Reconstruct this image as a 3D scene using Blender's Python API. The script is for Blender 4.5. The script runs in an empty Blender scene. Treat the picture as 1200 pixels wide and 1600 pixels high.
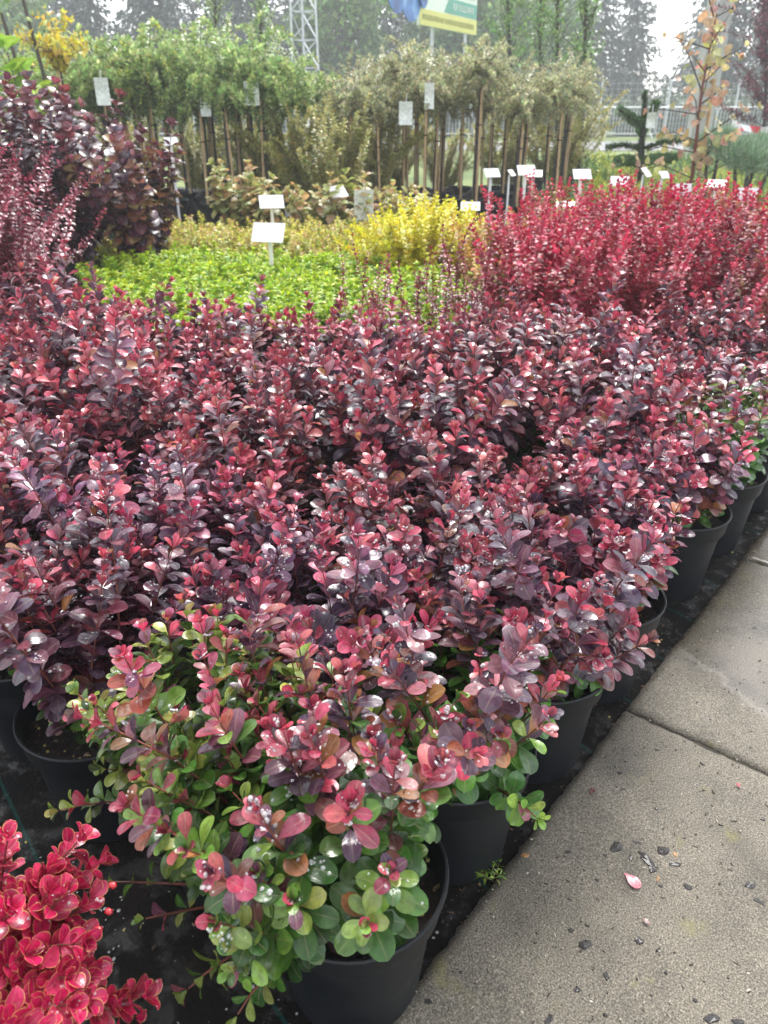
import bpy, bmesh, math, random
import numpy as np
from mathutils import Vector, Matrix

scene = bpy.context.scene
COL = scene.collection
R = math.radians
rng = np.random.default_rng(7)
random.seed(7)

# ------------------------------------------------------------------ camera, sky, sun, exposure
CAM_H, PITCH, FPX = 1.2, R(28.0), 1200.0
cam = bpy.data.cameras.new('camera')
cam.sensor_fit = 'VERTICAL'; cam.sensor_height = 36.0; cam.lens = 27.0
cam.clip_start = 0.05; cam.clip_end = 2000
cam.dof.use_dof = True; cam.dof.focus_distance = 1.35; cam.dof.aperture_fstop = 7.0
camo = bpy.data.objects.new('camera', cam); COL.objects.link(camo)
camo.location = (0, 0, CAM_H); camo.rotation_euler = (math.pi/2 - PITCH, 0, 0)
scene.camera = camo

SUN_EL, SUN_AZ = R(58), R(12)      # high, beyond the bed, behind thin cloud
world = bpy.data.worlds.new('World'); scene.world = world; world.use_nodes = True
wn = world.node_tree; wn.nodes.clear()
wo = wn.nodes.new('ShaderNodeOutputWorld'); wb = wn.nodes.new('ShaderNodeBackground')
sky = wn.nodes.new('ShaderNodeTexSky'); sky.sky_type = 'NISHITA'; sky.sun_disc = False
sky.sun_elevation = SUN_EL; sky.sun_rotation = SUN_AZ
sky.air_density = 1.0; sky.dust_density = 1.2; sky.ozone_density = 1.0
hs = wn.nodes.new('ShaderNodeHueSaturation'); hs.inputs['Saturation'].default_value = 0.22
wb.inputs['Strength'].default_value = 0.15
wn.links.new(sky.outputs[0], hs.inputs['Color']); wn.links.new(hs.outputs[0], wb.inputs['Color'])
wn.links.new(wb.outputs[0], wo.inputs[0])

sun = bpy.data.lights.new('sun', 'SUN'); sun.energy = 1.5; sun.angle = R(25); sun.color = (1.0, 0.97, 0.93)
suno = bpy.data.objects.new('sun', sun); COL.objects.link(suno)
sd = Vector((math.sin(SUN_AZ)*math.cos(SUN_EL), math.cos(SUN_AZ)*math.cos(SUN_EL), math.sin(SUN_EL)))
suno.rotation_euler = sd.to_track_quat('Z', 'Y').to_euler()

vs = scene.view_settings
vs.view_transform = 'Standard'; vs.look = 'None'; vs.gamma = 1.0; vs.use_curve_mapping = False
vs.exposure = 1.75
scene.cycles.max_bounces = 7; scene.cycles.diffuse_bounces = 3; scene.cycles.glossy_bounces = 2
scene.cycles.transmission_bounces = 4; scene.cycles.transparent_max_bounces = 4
scene.cycles.volume_bounces = 1

# ------------------------------------------------------------------ helpers
def at(px, py, Y):
    """the point of the place at ground distance Y that the photograph shows at px, py"""
    u = (px-600)/FPX; v = -(py-800)/FPX
    dy = math.cos(PITCH)+v*math.sin(PITCH); dz = -math.sin(PITCH)+v*math.cos(PITCH)
    t = Y/dy
    return (u*t, Y, CAM_H+dz*t)

def tag(o, label=None, cat=None, group=None, kind=None):
    if label: o['label'] = label
    if cat: o['category'] = cat
    if group: o['group'] = group
    if kind: o['kind'] = kind
    return o

def empty(name, loc=(0, 0, 0), rz=0.0, label=None, cat=None, group=None):
    o = bpy.data.objects.new(name, None); COL.objects.link(o)
    o.location = loc; o.rotation_euler = (0, 0, rz); o.empty_display_size = 0.05
    return tag(o, label, cat, group)

def link(name, me, parent=None, mat=None, loc=None, rot=None, kind=None):
    o = bpy.data.objects.new(name, me); COL.objects.link(o)
    if parent is not None:
        o.parent = parent; KIDS.setdefault(parent.name, []).append(o)
    if mat is not None and len(me.materials) == 0: me.materials.append(mat)
    if loc is not None: o.location = loc
    if rot is not None: o.rotation_euler = rot
    if kind: o['kind'] = kind
    return o

def mesh_np(name, V, F, smooth=True, col=None, uv=None, mat=None):
    """V (n,3); F list of index tuples or (m,k) array; col (n,3) per vertex; uv (n,2) per vertex"""
    me = bpy.data.meshes.new(name)
    V = np.asarray(V, dtype=np.float32)
    if isinstance(F, np.ndarray):
        k = F.shape[1]; m = F.shape[0]
        me.vertices.add(len(V)); me.vertices.foreach_set('co', V.ravel())
        me.loops.add(m*k); me.loops.foreach_set('vertex_index', F.astype(np.int32).ravel())
        me.polygons.add(m)
        me.polygons.foreach_set('loop_start', np.arange(0, m*k, k, dtype=np.int32))
        me.polygons.foreach_set('loop_total', np.full(m, k, dtype=np.int32))
        me.update(calc_edges=True)
        li = F.ravel()
    else:
        me.from_pydata([tuple(map(float, v)) for v in V], [], [tuple(int(i) for i in f) for f in F])
        li = np.array([i for f in F for i in f])
    if smooth: me.polygons.foreach_set('use_smooth', np.ones(len(me.polygons), dtype=bool))
    if uv is not None:
        u = me.uv_layers.new(name='UVMap')
        u.data.foreach_set('uv', np.asarray(uv, dtype=np.float32)[li].ravel())
    if col is not None:
        c = me.color_attributes.new('Col', 'FLOAT_COLOR', 'POINT')
        cc = np.ones((len(V), 4), dtype=np.float32); cc[:, :3] = col
        c.data.foreach_set('color', cc.ravel())
    if mat: me.materials.append(mat)
    me.update()
    return me

class MB:
    """collects boxes, tubes and lathes for ONE mesh"""
    def __init__(s): s.V = []; s.F = []
    def add(s, V, F):
        b = len(s.V); s.V += [tuple(v) for v in V]; s.F += [tuple(i+b for i in f) for f in F]; return s
    def box(s, c, d, M=None):
        x, y, z = d[0]/2, d[1]/2, d[2]/2
        V = [Vector((a*x, b*y, e*z)) for a in (-1, 1) for b in (-1, 1) for e in (-1, 1)]
        if M is not None: V = [M @ v for v in V]
        V = [v+Vector(c) for v in V]
        return s.add(V, [(0, 1, 3, 2), (4, 6, 7, 5), (0, 4, 5, 1), (2, 3, 7, 6), (0, 2, 6, 4), (1, 5, 7, 3)])
    def tube(s, pts, rad, n=6, cap=True):
        P = [Vector(p) for p in pts]; m = len(P)
        if not hasattr(rad, '__len__'): rad = [rad]*m
        V = []; F = []; ref = None
        for i in range(m):
            T = (P[min(i+1, m-1)]-P[max(i-1, 0)]).normalized()
            if ref is None:
                ref = T.orthogonal().normalized()
            ref = (ref - T*ref.dot(T)); ref = ref.normalized() if ref.length > 1e-6 else T.orthogonal().normalized()
            B = T.cross(ref)
            for k in range(n):
                a = 2*math.pi*k/n
                V.append(P[i]+(ref*math.cos(a)+B*math.sin(a))*rad[i])
        for i in range(m-1):
            for k in range(n):
                k2 = (k+1) % n
                F.append((i*n+k, i*n+k2, (i+1)*n+k2, (i+1)*n+k))
        if cap:
            F.append(tuple(range(n-1, -1, -1))); F.append(tuple((m-1)*n+k for k in range(n)))
        return s.add(V, F)
    def lathe(s, prof, n=40, c=(0, 0, 0)):
        V = [(c[0]+r*math.cos(2*math.pi*k/n), c[1]+r*math.sin(2*math.pi*k/n), c[2]+z) for r, z in prof for k in range(n)]
        F = [(i*n+k, i*n+(k+1) % n, (i+1)*n+(k+1) % n, (i+1)*n+k) for i in range(len(prof)-1) for k in range(n)]
        return s.add(V, F)
    def mesh(s, name, mat=None, smooth=True, sharp=40):
        me = bpy.data.meshes.new(name); me.from_pydata(s.V, [], s.F); me.update()
        if smooth:
            me.polygons.foreach_set('use_smooth', np.ones(len(me.polygons), dtype=bool))
            me.set_sharp_from_angle(angle=R(sharp))
        if mat: me.materials.append(mat)
        return me
    def obj(s, name, mat, parent=None, smooth=True, kind=None, **k):
        return link(name, s.mesh(name, mat, smooth), parent, kind=kind, **k)

KIDS = {}                                   # children by parent name
def copy_tree(o, parent=None):
    c = o.copy(); COL.objects.link(c); c.parent = parent
    if parent is not None: KIDS.setdefault(parent.name, []).append(c)
    for ch in KIDS.get(o.name, ()): copy_tree(ch, c)
    return c

# ------------------------------------------------------------------ materials
def new_mat(name):
    m = bpy.data.materials.new(name); m.use_nodes = True
    nt = m.node_tree; bs = nt.nodes['Principled BSDF']
    return m, nt, bs, nt.nodes, nt.links

def nd(nt, kind, **k):
    n = nt.nodes.new(kind)
    for a, b in k.items():
        if hasattr(n, a): setattr(n, a, b)
        else: n.inputs[a.replace('_', ' ')].default_value = b
    return n

def ramp(nt, fac, stops):
    r = nt.nodes.new('ShaderNodeValToRGB'); e = r.color_ramp.elements
    while len(e) < len(stops): e.new(0.5)
    for el, (p, c) in zip(e, stops):
        el.position = p; el.color = (*c, 1) if hasattr(c, '__len__') else (c, c, c, 1)
    nt.links.new(fac, r.inputs[0]); return r

def mix(nt, fac, a, b, mode='MIX'):
    m = nt.nodes.new('ShaderNodeMix'); m.data_type = 'RGBA'; m.blend_type = mode
    for sock, v in ((m.inputs[0], fac), (m.inputs[6], a), (m.inputs[7], b)):
        if isinstance(v, bpy.types.NodeSocket): nt.links.new(v, sock)
        elif hasattr(v, '__len__'): sock.default_value = (*v, 1)
        else: sock.default_value = v
    return m.outputs[2]

def plain(name, col, rough=0.5, noise=0.15, scale=20.0, metallic=0.0, bump=0.0, bscale=80.0, spec=0.5, coat=0.0):
    m, nt, bs, N, L = new_mat(name)
    tc = nd(nt, 'ShaderNodeTexCoord')
    nz = nd(nt, 'ShaderNodeTexNoise', Scale=scale, Detail=5.0); L.new(tc.outputs['Object'], nz.inputs['Vector'])
    c0 = tuple(max(0, c*(1-noise)) for c in col); c1 = tuple(min(1, c*(1+noise)) for c in col)
    r = ramp(nt, nz.outputs['Fac'], [(0.3, c0), (0.7, c1)])
    L.new(r.outputs[0], bs.inputs['Base Color'])
    bs.inputs['Roughness'].default_value = rough; bs.inputs['Metallic'].default_value = metallic
    bs.inputs['Specular IOR Level'].default_value = spec; bs.inputs['Coat Weight'].default_value = coat
    if bump:
        b2 = nd(nt, 'ShaderNodeTexNoise', Scale=bscale, Detail=4.0); L.new(tc.outputs['Object'], b2.inputs['Vector'])
        bp = nd(nt, 'ShaderNodeBump', Strength=bump, Distance=0.01); L.new(b2.outputs['Fac'], bp.inputs['Height'])
        L.new(bp.outputs[0], bs.inputs['Normal'])
    return m

def leaf_mat(name, from_object, margin=None, wet=1.0, rough=0.42, transl=0.3, vein=True):
    """leaf colour comes with each leaf; the shader adds mottling, the vein, a wet film in patches and light passing through"""
    m, nt, bs, N, L = new_mat(name)
    uv = nd(nt, 'ShaderNodeUVMap'); uv.uv_map = 'UVMap'
    if from_object:
        oi = nd(nt, 'ShaderNodeObjectInfo'); colsock = oi.outputs['Color']
        ad = nd(nt, 'ShaderNodeVectorMath', operation='MULTIPLY_ADD')
        cb = nd(nt, 'ShaderNodeCombineXYZ'); L.new(oi.outputs['Random'], cb.inputs[0]); L.new(oi.outputs['Random'], cb.inputs[1])
        L.new(cb.outputs[0], ad.inputs[0]); ad.inputs[1].default_value = (371, 173, 1); L.new(uv.outputs[0], ad.inputs[2])
        vec = ad.outputs[0]
    else:
        at_ = nd(nt, 'ShaderNodeAttribute'); at_.attribute_name = 'Col'; colsock = at_.outputs['Color']
        vec = uv.outputs[0]
    fr = nd(nt, 'ShaderNodeVectorMath', operation='FRACTION'); L.new(uv.outputs[0], fr.inputs[0])
    sp = nd(nt, 'ShaderNodeSeparateXYZ'); L.new(fr.outputs[0], sp.inputs[0])
    nz = nd(nt, 'ShaderNodeTexNoise', Scale=2.6, Detail=4.0, Roughness=0.6); L.new(vec, nz.inputs['Vector'])
    mot = ramp(nt, nz.outputs['Fac'], [(0.3, 0.62), (0.7, 1.35)])
    c = mix(nt, 1.0, colsock, mot.outputs[0], 'MULTIPLY')
    # distance from the midrib, 0 on it and 1 at the margin (u runs across, v along)
    a1 = nd(nt, 'ShaderNodeMath', operation='SUBTRACT'); L.new(sp.outputs[0], a1.inputs[0]); a1.inputs[1].default_value = 0.5
    a2 = nd(nt, 'ShaderNodeMath', operation='ABSOLUTE'); L.new(a1.outputs[0], a2.inputs[0])
    if vein:
        vr = ramp(nt, a2.outputs[0], [(0.0, 1.0), (0.035, 0.0)])
        c = mix(nt, vr.outputs[0], c, mix(nt, 0.35, c, (0.55, 0.4, 0.25)))
    if margin:
        e1 = ramp(nt, a2.outputs[0], [(0.405, 0.0), (0.44, 1.0)])
        ev = ramp(nt, sp.outputs[1], [(0.25, 0.0), (0.45, 1.0)])
        mm = nd(nt, 'ShaderNodeMath', operation='MULTIPLY'); L.new(e1.outputs[0], mm.inputs[0]); L.new(ev.outputs[0], mm.inputs[1])
        e2 = ramp(nt, sp.outputs[1], [(0.955, 0.0), (0.975, 1.0)])
        mx = nd(nt, 'ShaderNodeMath', operation='MAXIMUM'); L.new(mm.outputs[0], mx.inputs[0]); L.new(e2.outputs[0], mx.inputs[1])
        c = mix(nt, mx.outputs[0], c, margin)
    L.new(c, bs.inputs['Base Color'])
    # wet film
    wz = nd(nt, 'ShaderNodeTexNoise', Scale=1.7, Detail=3.0, Roughness=0.55, Distortion=0.6)
    of = nd(nt, 'ShaderNodeVectorMath', operation='ADD'); L.new(vec, of.inputs[0]); of.inputs[1].default_value = (17.3, 5.1, 0)
    L.new(of.outputs[0], wz.inputs['Vector'])
    wr = ramp(nt, wz.outputs['Fac'], [(0.47, 0.0), (0.50, 1.0)])
    rr = nd(nt, 'ShaderNodeMapRange'); L.new(wr.outputs[0], rr.inputs[0])
    rr.inputs[3].default_value = rough; rr.inputs[4].default_value = rough-0.24*wet
    L.new(rr.outputs[0], bs.inputs['Roughness'])
    ct = nd(nt, 'ShaderNodeMath', operation='MULTIPLY'); L.new(wr.outputs[0], ct.inputs[0]); ct.inputs[1].default_value = 0.42*wet
    L.new(ct.outputs[0], bs.inputs['Coat Weight']); bs.inputs['Coat Roughness'].default_value = 0.12; bs.inputs['Coat IOR'].default_value = 1.4
    bs.inputs['Specular IOR Level'].default_value = 0.6
    # relief of veins and fine blistering
    bz = nd(nt, 'ShaderNodeTexNoise', Scale=7.0, Detail=3.0); L.new(vec, bz.inputs['Vector'])
    bp = nd(nt, 'ShaderNodeBump', Strength=0.25, Distance=0.002); L.new(bz.outputs['Fac'], bp.inputs['Height'])
    L.new(bp.outputs[0], bs.inputs['Normal'])
    tr = nd(nt, 'ShaderNodeBsdfTranslucent'); L.new(c, tr.inputs['Color'])
    ms = nd(nt, 'ShaderNodeMixShader'); ms.inputs[0].default_value = transl
    L.new(bs.outputs[0], ms.inputs[1]); L.new(tr.outputs[0], ms.inputs[2])
    L.new(ms.outputs[0], N['Material Output'].inputs[0])
    return m

M = {}
M['leaf_obj'] = leaf_mat('leaf_single', True)
M['leaf'] = leaf_mat('leaf_mass', False)
M['leaf_edge_obj'] = leaf_mat('leaf_edged_single', True, margin=(0.72, 0.40, 0.16), transl=0.35)
M['leaf_edge'] = leaf_mat('leaf_edged_mass', False, margin=(0.72, 0.40, 0.16), transl=0.35)
M['leaf_soft'] = leaf_mat('leaf_soft', False, wet=0.5, rough=0.5, transl=0.4)
M['needle'] = leaf_mat('needle', False, wet=0.2, rough=0.6, transl=0.2, vein=False)
M['stem_red'] = plain('stem_red', (0.16, 0.045, 0.03), 0.5, 0.4, 60)
M['stem_green'] = plain('stem_green', (0.16, 0.17, 0.05), 0.5, 0.4, 60)
M['bark'] = plain('bark', (0.07, 0.055, 0.045), 0.8, 0.4, 30, bump=0.5)
M['bark_dark'] = plain('bark_dark', (0.045, 0.04, 0.036), 0.8, 0.4, 30, bump=0.4)
M['bamboo'] = plain('bamboo', (0.50, 0.34, 0.18), 0.55, 0.25, 12)
M['white_card'] = plain('white_card', (0.78, 0.78, 0.80), 0.35, 0.04, 8)
M['tag_card'] = plain('tag_card', (0.62, 0.66, 0.62), 0.3, 0.25, 40)
M['galvanised'] = plain('galvanised', (0.5, 0.52, 0.55), 0.45, 0.12, 8, metallic=0.3)
M['pole_concrete'] = plain('pole_concrete', (0.42, 0.41, 0.41), 0.8, 0.15, 4, bump=0.2)
M['berry'] = plain('berry', (0.5, 0.02, 0.03), 0.25, 0.2, 90, coat=0.6)

def mat_pot():
    m, nt, bs, N, L = new_mat('black_plastic')
    tc = nd(nt, 'ShaderNodeTexCoord')
    nz = nd(nt, 'ShaderNodeTexNoise', Scale=9.0, Detail=6.0, Roughness=0.65); L.new(tc.outputs['Object'], nz.inputs['Vector'])
    base = ramp(nt, nz.outputs['Fac'], [(0.3, (0.006, 0.007, 0.009)), (0.75, (0.015, 0.017, 0.021))])
    sp = nd(nt, 'ShaderNodeTexVoronoi', Scale=260.0); L.new(tc.outputs['Object'], sp.inputs['Vector'])
    spr = ramp(nt, sp.outputs['Distance'], [(0.05, 1.0), (0.13, 0.0)])
    n2 = nd(nt, 'ShaderNodeTexNoise', Scale=28.0, Detail=2.0); L.new(tc.outputs['Object'], n2.inputs['Vector'])
    n2r = ramp(nt, n2.outputs['Fac'], [(0.55, 0.0), (0.68, 0.8)])
    mu = nd(nt, 'ShaderNodeMath', operation='MULTIPLY'); L.new(spr.outputs[0], mu.inputs[0]); L.new(n2r.outputs[0], mu.inputs[1])
    L.new(mix(nt, mu.outputs[0], base.outputs[0], (0.13, 0.12, 0.11)), bs.inputs['Base Color'])
    bs.inputs['Specular IOR Level'].default_value = 0.28
    rr = ramp(nt, nz.outputs['Fac'], [(0.3, 0.34), (0.7, 0.52)]); L.new(rr.outputs[0], bs.inputs['Roughness'])
    bp = nd(nt, 'ShaderNodeBump', Strength=0.15, Distance=0.002); L.new(nz.outputs['Fac'], bp.inputs['Height']); L.new(bp.outputs[0], bs.inputs['Normal'])
    return m
M['pot'] = mat_pot()

def mat_soil():
    m, nt, bs, N, L = new_mat('potting_soil')
    tc = nd(nt, 'ShaderNodeTexCoord')
    nz = nd(nt, 'ShaderNodeTexNoise', Scale=120.0, Detail=8.0, Roughness=0.7); L.new(tc.outputs['Object'], nz.inputs['Vector'])
    r = ramp(nt, nz.outputs['Fac'], [(0.3, (0.006, 0.005, 0.004)), (0.55, (0.022, 0.014, 0.010)), (0.8, (0.06, 0.035, 0.02))])
    L.new(r.outputs[0], bs.inputs['Base Color']); bs.inputs['Roughness'].default_value = 0.55
    bp = nd(nt, 'ShaderNodeBump', Strength=1.0, Distance=0.01); L.new(nz.outputs['Fac'], bp.inputs['Height']); L.new(bp.outputs[0], bs.inputs['Normal'])
    return m
M['soil'] = mat_soil()

def mat_bits():
    m, nt, bs, N, L = new_mat('soil_bits')
    a = nd(nt, 'ShaderNodeAttribute'); a.attribute_name = 'Col'; L.new(a.outputs['Color'], bs.inputs['Base Color'])
    bs.inputs['Roughness'].default_value = 0.4
    return m
M['bits'] = mat_bits()

def mat_drop():
    m, nt, bs, N, L = new_mat('water_drop')
    bs.inputs['Base Color'].default_value = (1, 1, 1, 1); bs.inputs['Transmission Weight'].default_value = 0.65  # part-opaque white body: the drops' glints are put into the colour
    bs.inputs['IOR'].default_value = 1.33; bs.inputs['Roughness'].default_value = 0.08
    tc = nd(nt, 'ShaderNodeTexCoord'); nz = nd(nt, 'ShaderNodeTexNoise', Scale=400.0); L.new(tc.outputs['Object'], nz.inputs['Vector'])
    r = ramp(nt, nz.outputs['Fac'], [(0.4, 0.04), (0.6, 0.12)]); L.new(r.outputs[0], bs.inputs['Roughness'])
    return m
M['drop'] = mat_drop()

# ------------------------------------------------------------------ leaf shapes
def blade(t, pk):
    """half width of a spoon-shaped leaf: slow swell from the stalk, elliptic rounded tip"""
    return (math.sin(math.pi/2*t/pk))**1.5 if t < pk else math.sqrt(max(0.0, 1-((t-pk)/(1-pk))**2.0))
def leaf_template(kind='obovate', rows=(0, .12, .28, .46, .62, .76, .87, .95, 1.0), fold=0.25, curl=0.15, cols=3):
    """unit leaf: length 1 along +Y, upper face +Z; returns V, F (quads), UV"""
    V = []; UV = []; F = []
    for t in rows:
        if kind == 'obovate':      # barberry: narrow base, widest near the tip, rounded
            w = 0.025+0.29*blade(t, .66)
        elif kind == 'round':      # smoke bush, oval
            w = 0.02+0.37*max(0, math.sin(math.pi*(max(0, t-.16)/.84)))**0.6 if t > .16 else 0.02
            if t >= 1: w = 0.06
        elif kind == 'lance':
            w = 0.015+0.16*max(0, math.sin(math.pi*t**0.9))**0.9
        elif kind == 'needle':
            w = 0.05 if t < 1 else 0.02
        elif kind == 'spoon':      # crimson edged barberry, rounder
            w = 0.03+0.34*blade(t, .64)
        z = -curl*t*t+0.06*math.sin(t*math.pi)
        xs = (-1, 0, 1) if cols == 3 else (-1, 1)
        for x in xs:
            V.append((x*w, t, z+(abs(x)*w*fold if cols == 3 else 0))); UV.append((0.5+0.46*x, 0.02+0.96*t))
    n = len(xs)
    for i in range(len(rows)-1):
        for k in range(n-1):
            F.append((i*n+k, i*n+k+1, (i+1)*n+k+1, (i+1)*n+k))
    return np.array(V, dtype=np.float64), np.array(F), np.array(UV)

T = {
 'barb': leaf_template('obovate'), 'barb2': leaf_template('obovate', fold=0.5, curl=-0.12), 'barb3': leaf_template('obovate', fold=0.1, curl=0.35),
 'barb_mid': leaf_template('obovate', rows=(0, .3, .6, .85, .96, 1.0), fold=0.3), 'barb_far': leaf_template('obovate', rows=(0, .4, .7, .92, 1.0), fold=0.3),
 'spoon': leaf_template('spoon', fold=0.3, curl=-0.05), 'spoon2': leaf_template('spoon', fold=0.45, curl=0.2),
 'round': leaf_template('round', rows=(0, .16, .3, .5, .75, .92, 1.0), fold=0.25, curl=0.2),
 'lance': leaf_template('lance', rows=(0, .35, .7, 1.0), fold=0.4, curl=0.25),
 'needle': leaf_template('needle', rows=(0, 1.0), cols=2, curl=0.1),
 'tri': leaf_template('lance', rows=(0, .5, 1.0), cols=2, curl=0.2),
}

def leaf_mesh(name, tpl, Mx, P, C, mat):
    """ONE mesh of many leaves: Mx (N,3,3) columns are scaled axes, P (N,3), C (N,3)"""
    V, F, UV = T[tpl] if isinstance(tpl, str) else tpl
    N = len(P); nv = len(V)
    W = np.einsum('nij,kj->nki', Mx, V)+P[:, None, :]
    FF = (F[None]+(np.arange(N)*nv)[:, None, None]).reshape(-1, F.shape[1])
    off = rng.integers(0, 300, (N, 1, 2))
    UVs = (UV[None]+off).reshape(-1, 2)
    CC = np.repeat(C[:, None, :], nv, 1).reshape(-1, 3)
    return mesh_np(name, W.reshape(-1, 3), FF, True, CC, UVs, mat)

def unit(a): return a/np.maximum(np.linalg.norm(a, axis=-1, keepdims=True), 1e-9)

def leaf_axes(D, Nn, L, W=None):
    """leaf matrices from directions D, rough normals Nn, lengths L, width factors W"""
    D = unit(D); X = unit(np.cross(D, Nn)); Z = np.cross(X, D)
    W = L if W is None else L*W
    return np.stack([X*W[:, None], D*L[:, None], Z*W[:, None]], axis=2)

class Shoots:
    """grows leafy shoots; collects leaves (position, matrix, node position 0..1, height) and the stem lines"""
    def __init__(s, r): s.r = r; s.P = []; s.M = []; s.t = []; s.top = []; s.stems = []
    def shoot(s, base, d0, length, rise=0.5, droop=0.0, step=0.022, per=4, leaf=(0.022, 0.034), start=0.25, ang=(40, 80), tip=0.55, wob=0.1, rad=0.0022, wf=(0.85, 1.1), flat=0.0, tipn=0):
        r = s.r; n = max(4, int(length/step)+1)
        p = np.array(base, float); d = unit(np.array(d0, float)); pts = [p.copy()]; dirs = [d.copy()]
        st = length/(n-1)
        for i in range(n-1):
            t = i/(n-1)
            d = unit(d+np.array([0, 0, 1])*rise*st/length*2*(1-t)-np.array([0, 0, 1])*droop*st/length*2*t+r.normal(0, wob, 3)*math.sqrt(1/n))
            p = p+d*st; pts.append(p.copy()); dirs.append(d.copy())
        s.stems.append((np.array(pts), rad))
        i0 = int(start*n); phi0 = r.uniform(0, 6.28)
        for i in range(i0, n):
            t = i/(n-1); Tn = dirs[i]
            A = unit(np.cross(Tn, [0.3, 0.2, 0.9] if abs(Tn[2]) < .9 else [1, 0, 0])); B = np.cross(Tn, A)
            k = per if i < n-1 else per+1+tipn
            k = max(1, k+r.integers(-1, 2))
            ph = phi0+i*2.4+np.arange(k)*2*math.pi/k+r.normal(0, .35, k)
            rad_ = np.cos(ph)[:, None]*A+np.sin(ph)[:, None]*B
            hi = ang[1]-(ang[1]-ang[0])*(t**3)
            a = np.radians(r.normal(hi, 12, k))
            if i == n-1: a *= 0.75
            D = Tn*np.cos(a)[:, None]+rad_*np.sin(a)[:, None]
            Nn = Tn*np.sin(a)[:, None]-rad_*np.cos(a)[:, None]
            if flat: Nn = Nn*(1-flat)+np.array([0, 0, 1.0])*flat
            L = r.uniform(leaf[0], leaf[1], k)*(1-(1-tip)*max(0, (t-.7)/.3)**1.5)
            Mx = leaf_axes(D, Nn+r.normal(0, .18, (k, 3)), L, r.uniform(wf[0], wf[1], k))
            s.P.append(pts[i]+D*0.003); s.M.append(Mx); s.t.append(np.full(k, t)); s.top.append(np.full(k, n-1-i))
    def arrays(s):
        return np.concatenate(s.P), np.concatenate(s.M), np.concatenate(s.t), np.concatenate(s.top)
    def stem_mesh(s, name, mat, n=4, every=2):
        mb = MB()
        for pts, rad in s.stems:
            q = list(pts[::every]);
            if len(pts) % every != 1: q.append(pts[-1])
            mb.tube(q, [rad*(1.25-0.85*i/max(1, len(q)-1)) for i in range(len(q))], n, cap=False)
        return mb.mesh(name, mat)

def lerp(a, b, t): return np.asarray(a)[None]*(1-t)[:, None]+np.asarray(b)[None]*t[:, None]
def palette(r, n, cols, w=None, jit=0.18):
    cols = np.array(cols); i = r.choice(len(cols), n, p=None if w is None else np.array(w)/sum(w))
    return cols[i]*np.exp(r.normal(0, jit, (n, 1)))*np.exp(r.normal(0, jit*.35, (n, 3)))

# ------------------------------------------------------------------ the setting: ground, fabric, path, road
EDGE0 = np.array([0.0, 0.643]); ES = np.array([0.630, 0.777]); ED = np.array([-0.777, 0.630])   # along the path edge; away from the path
def bed(s, d, z=0.0):
    p = EDGE0+ES*s+ED*d
    return (float(p[0]), float(p[1]), z)

def sheet(name, pts, z, mat, kind='structure'):
    me = mesh_np(name, [(x, y, z) for x, y in pts], [tuple(range(len(pts)))], False, mat=mat)
    return tag(link(name, me), kind=kind)

def mat_grass_ground():
    m, nt, bs, N, L = new_mat('ground_soil_grass')
    tc = nd(nt, 'ShaderNodeTexCoord')
    nz = nd(nt, 'ShaderNodeTexNoise', Scale=0.8, Detail=10.0, Roughness=0.7); L.new(tc.outputs['Object'], nz.inputs['Vector'])
    r = ramp(nt, nz.outputs['Fac'], [(0.3, (0.05, 0.085, 0.02)), (0.5, (0.11, 0.16, 0.035)), (0.7, (0.2, 0.22, 0.06))])
    L.new(r.outputs[0], bs.inputs['Base Color']); bs.inputs['Roughness'].default_value = 0.9
    return m
sheet('ground', [(-900, -300), (900, -300), (900, 1500), (-900, 1500)], -0.012, mat_grass_ground())

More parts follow.
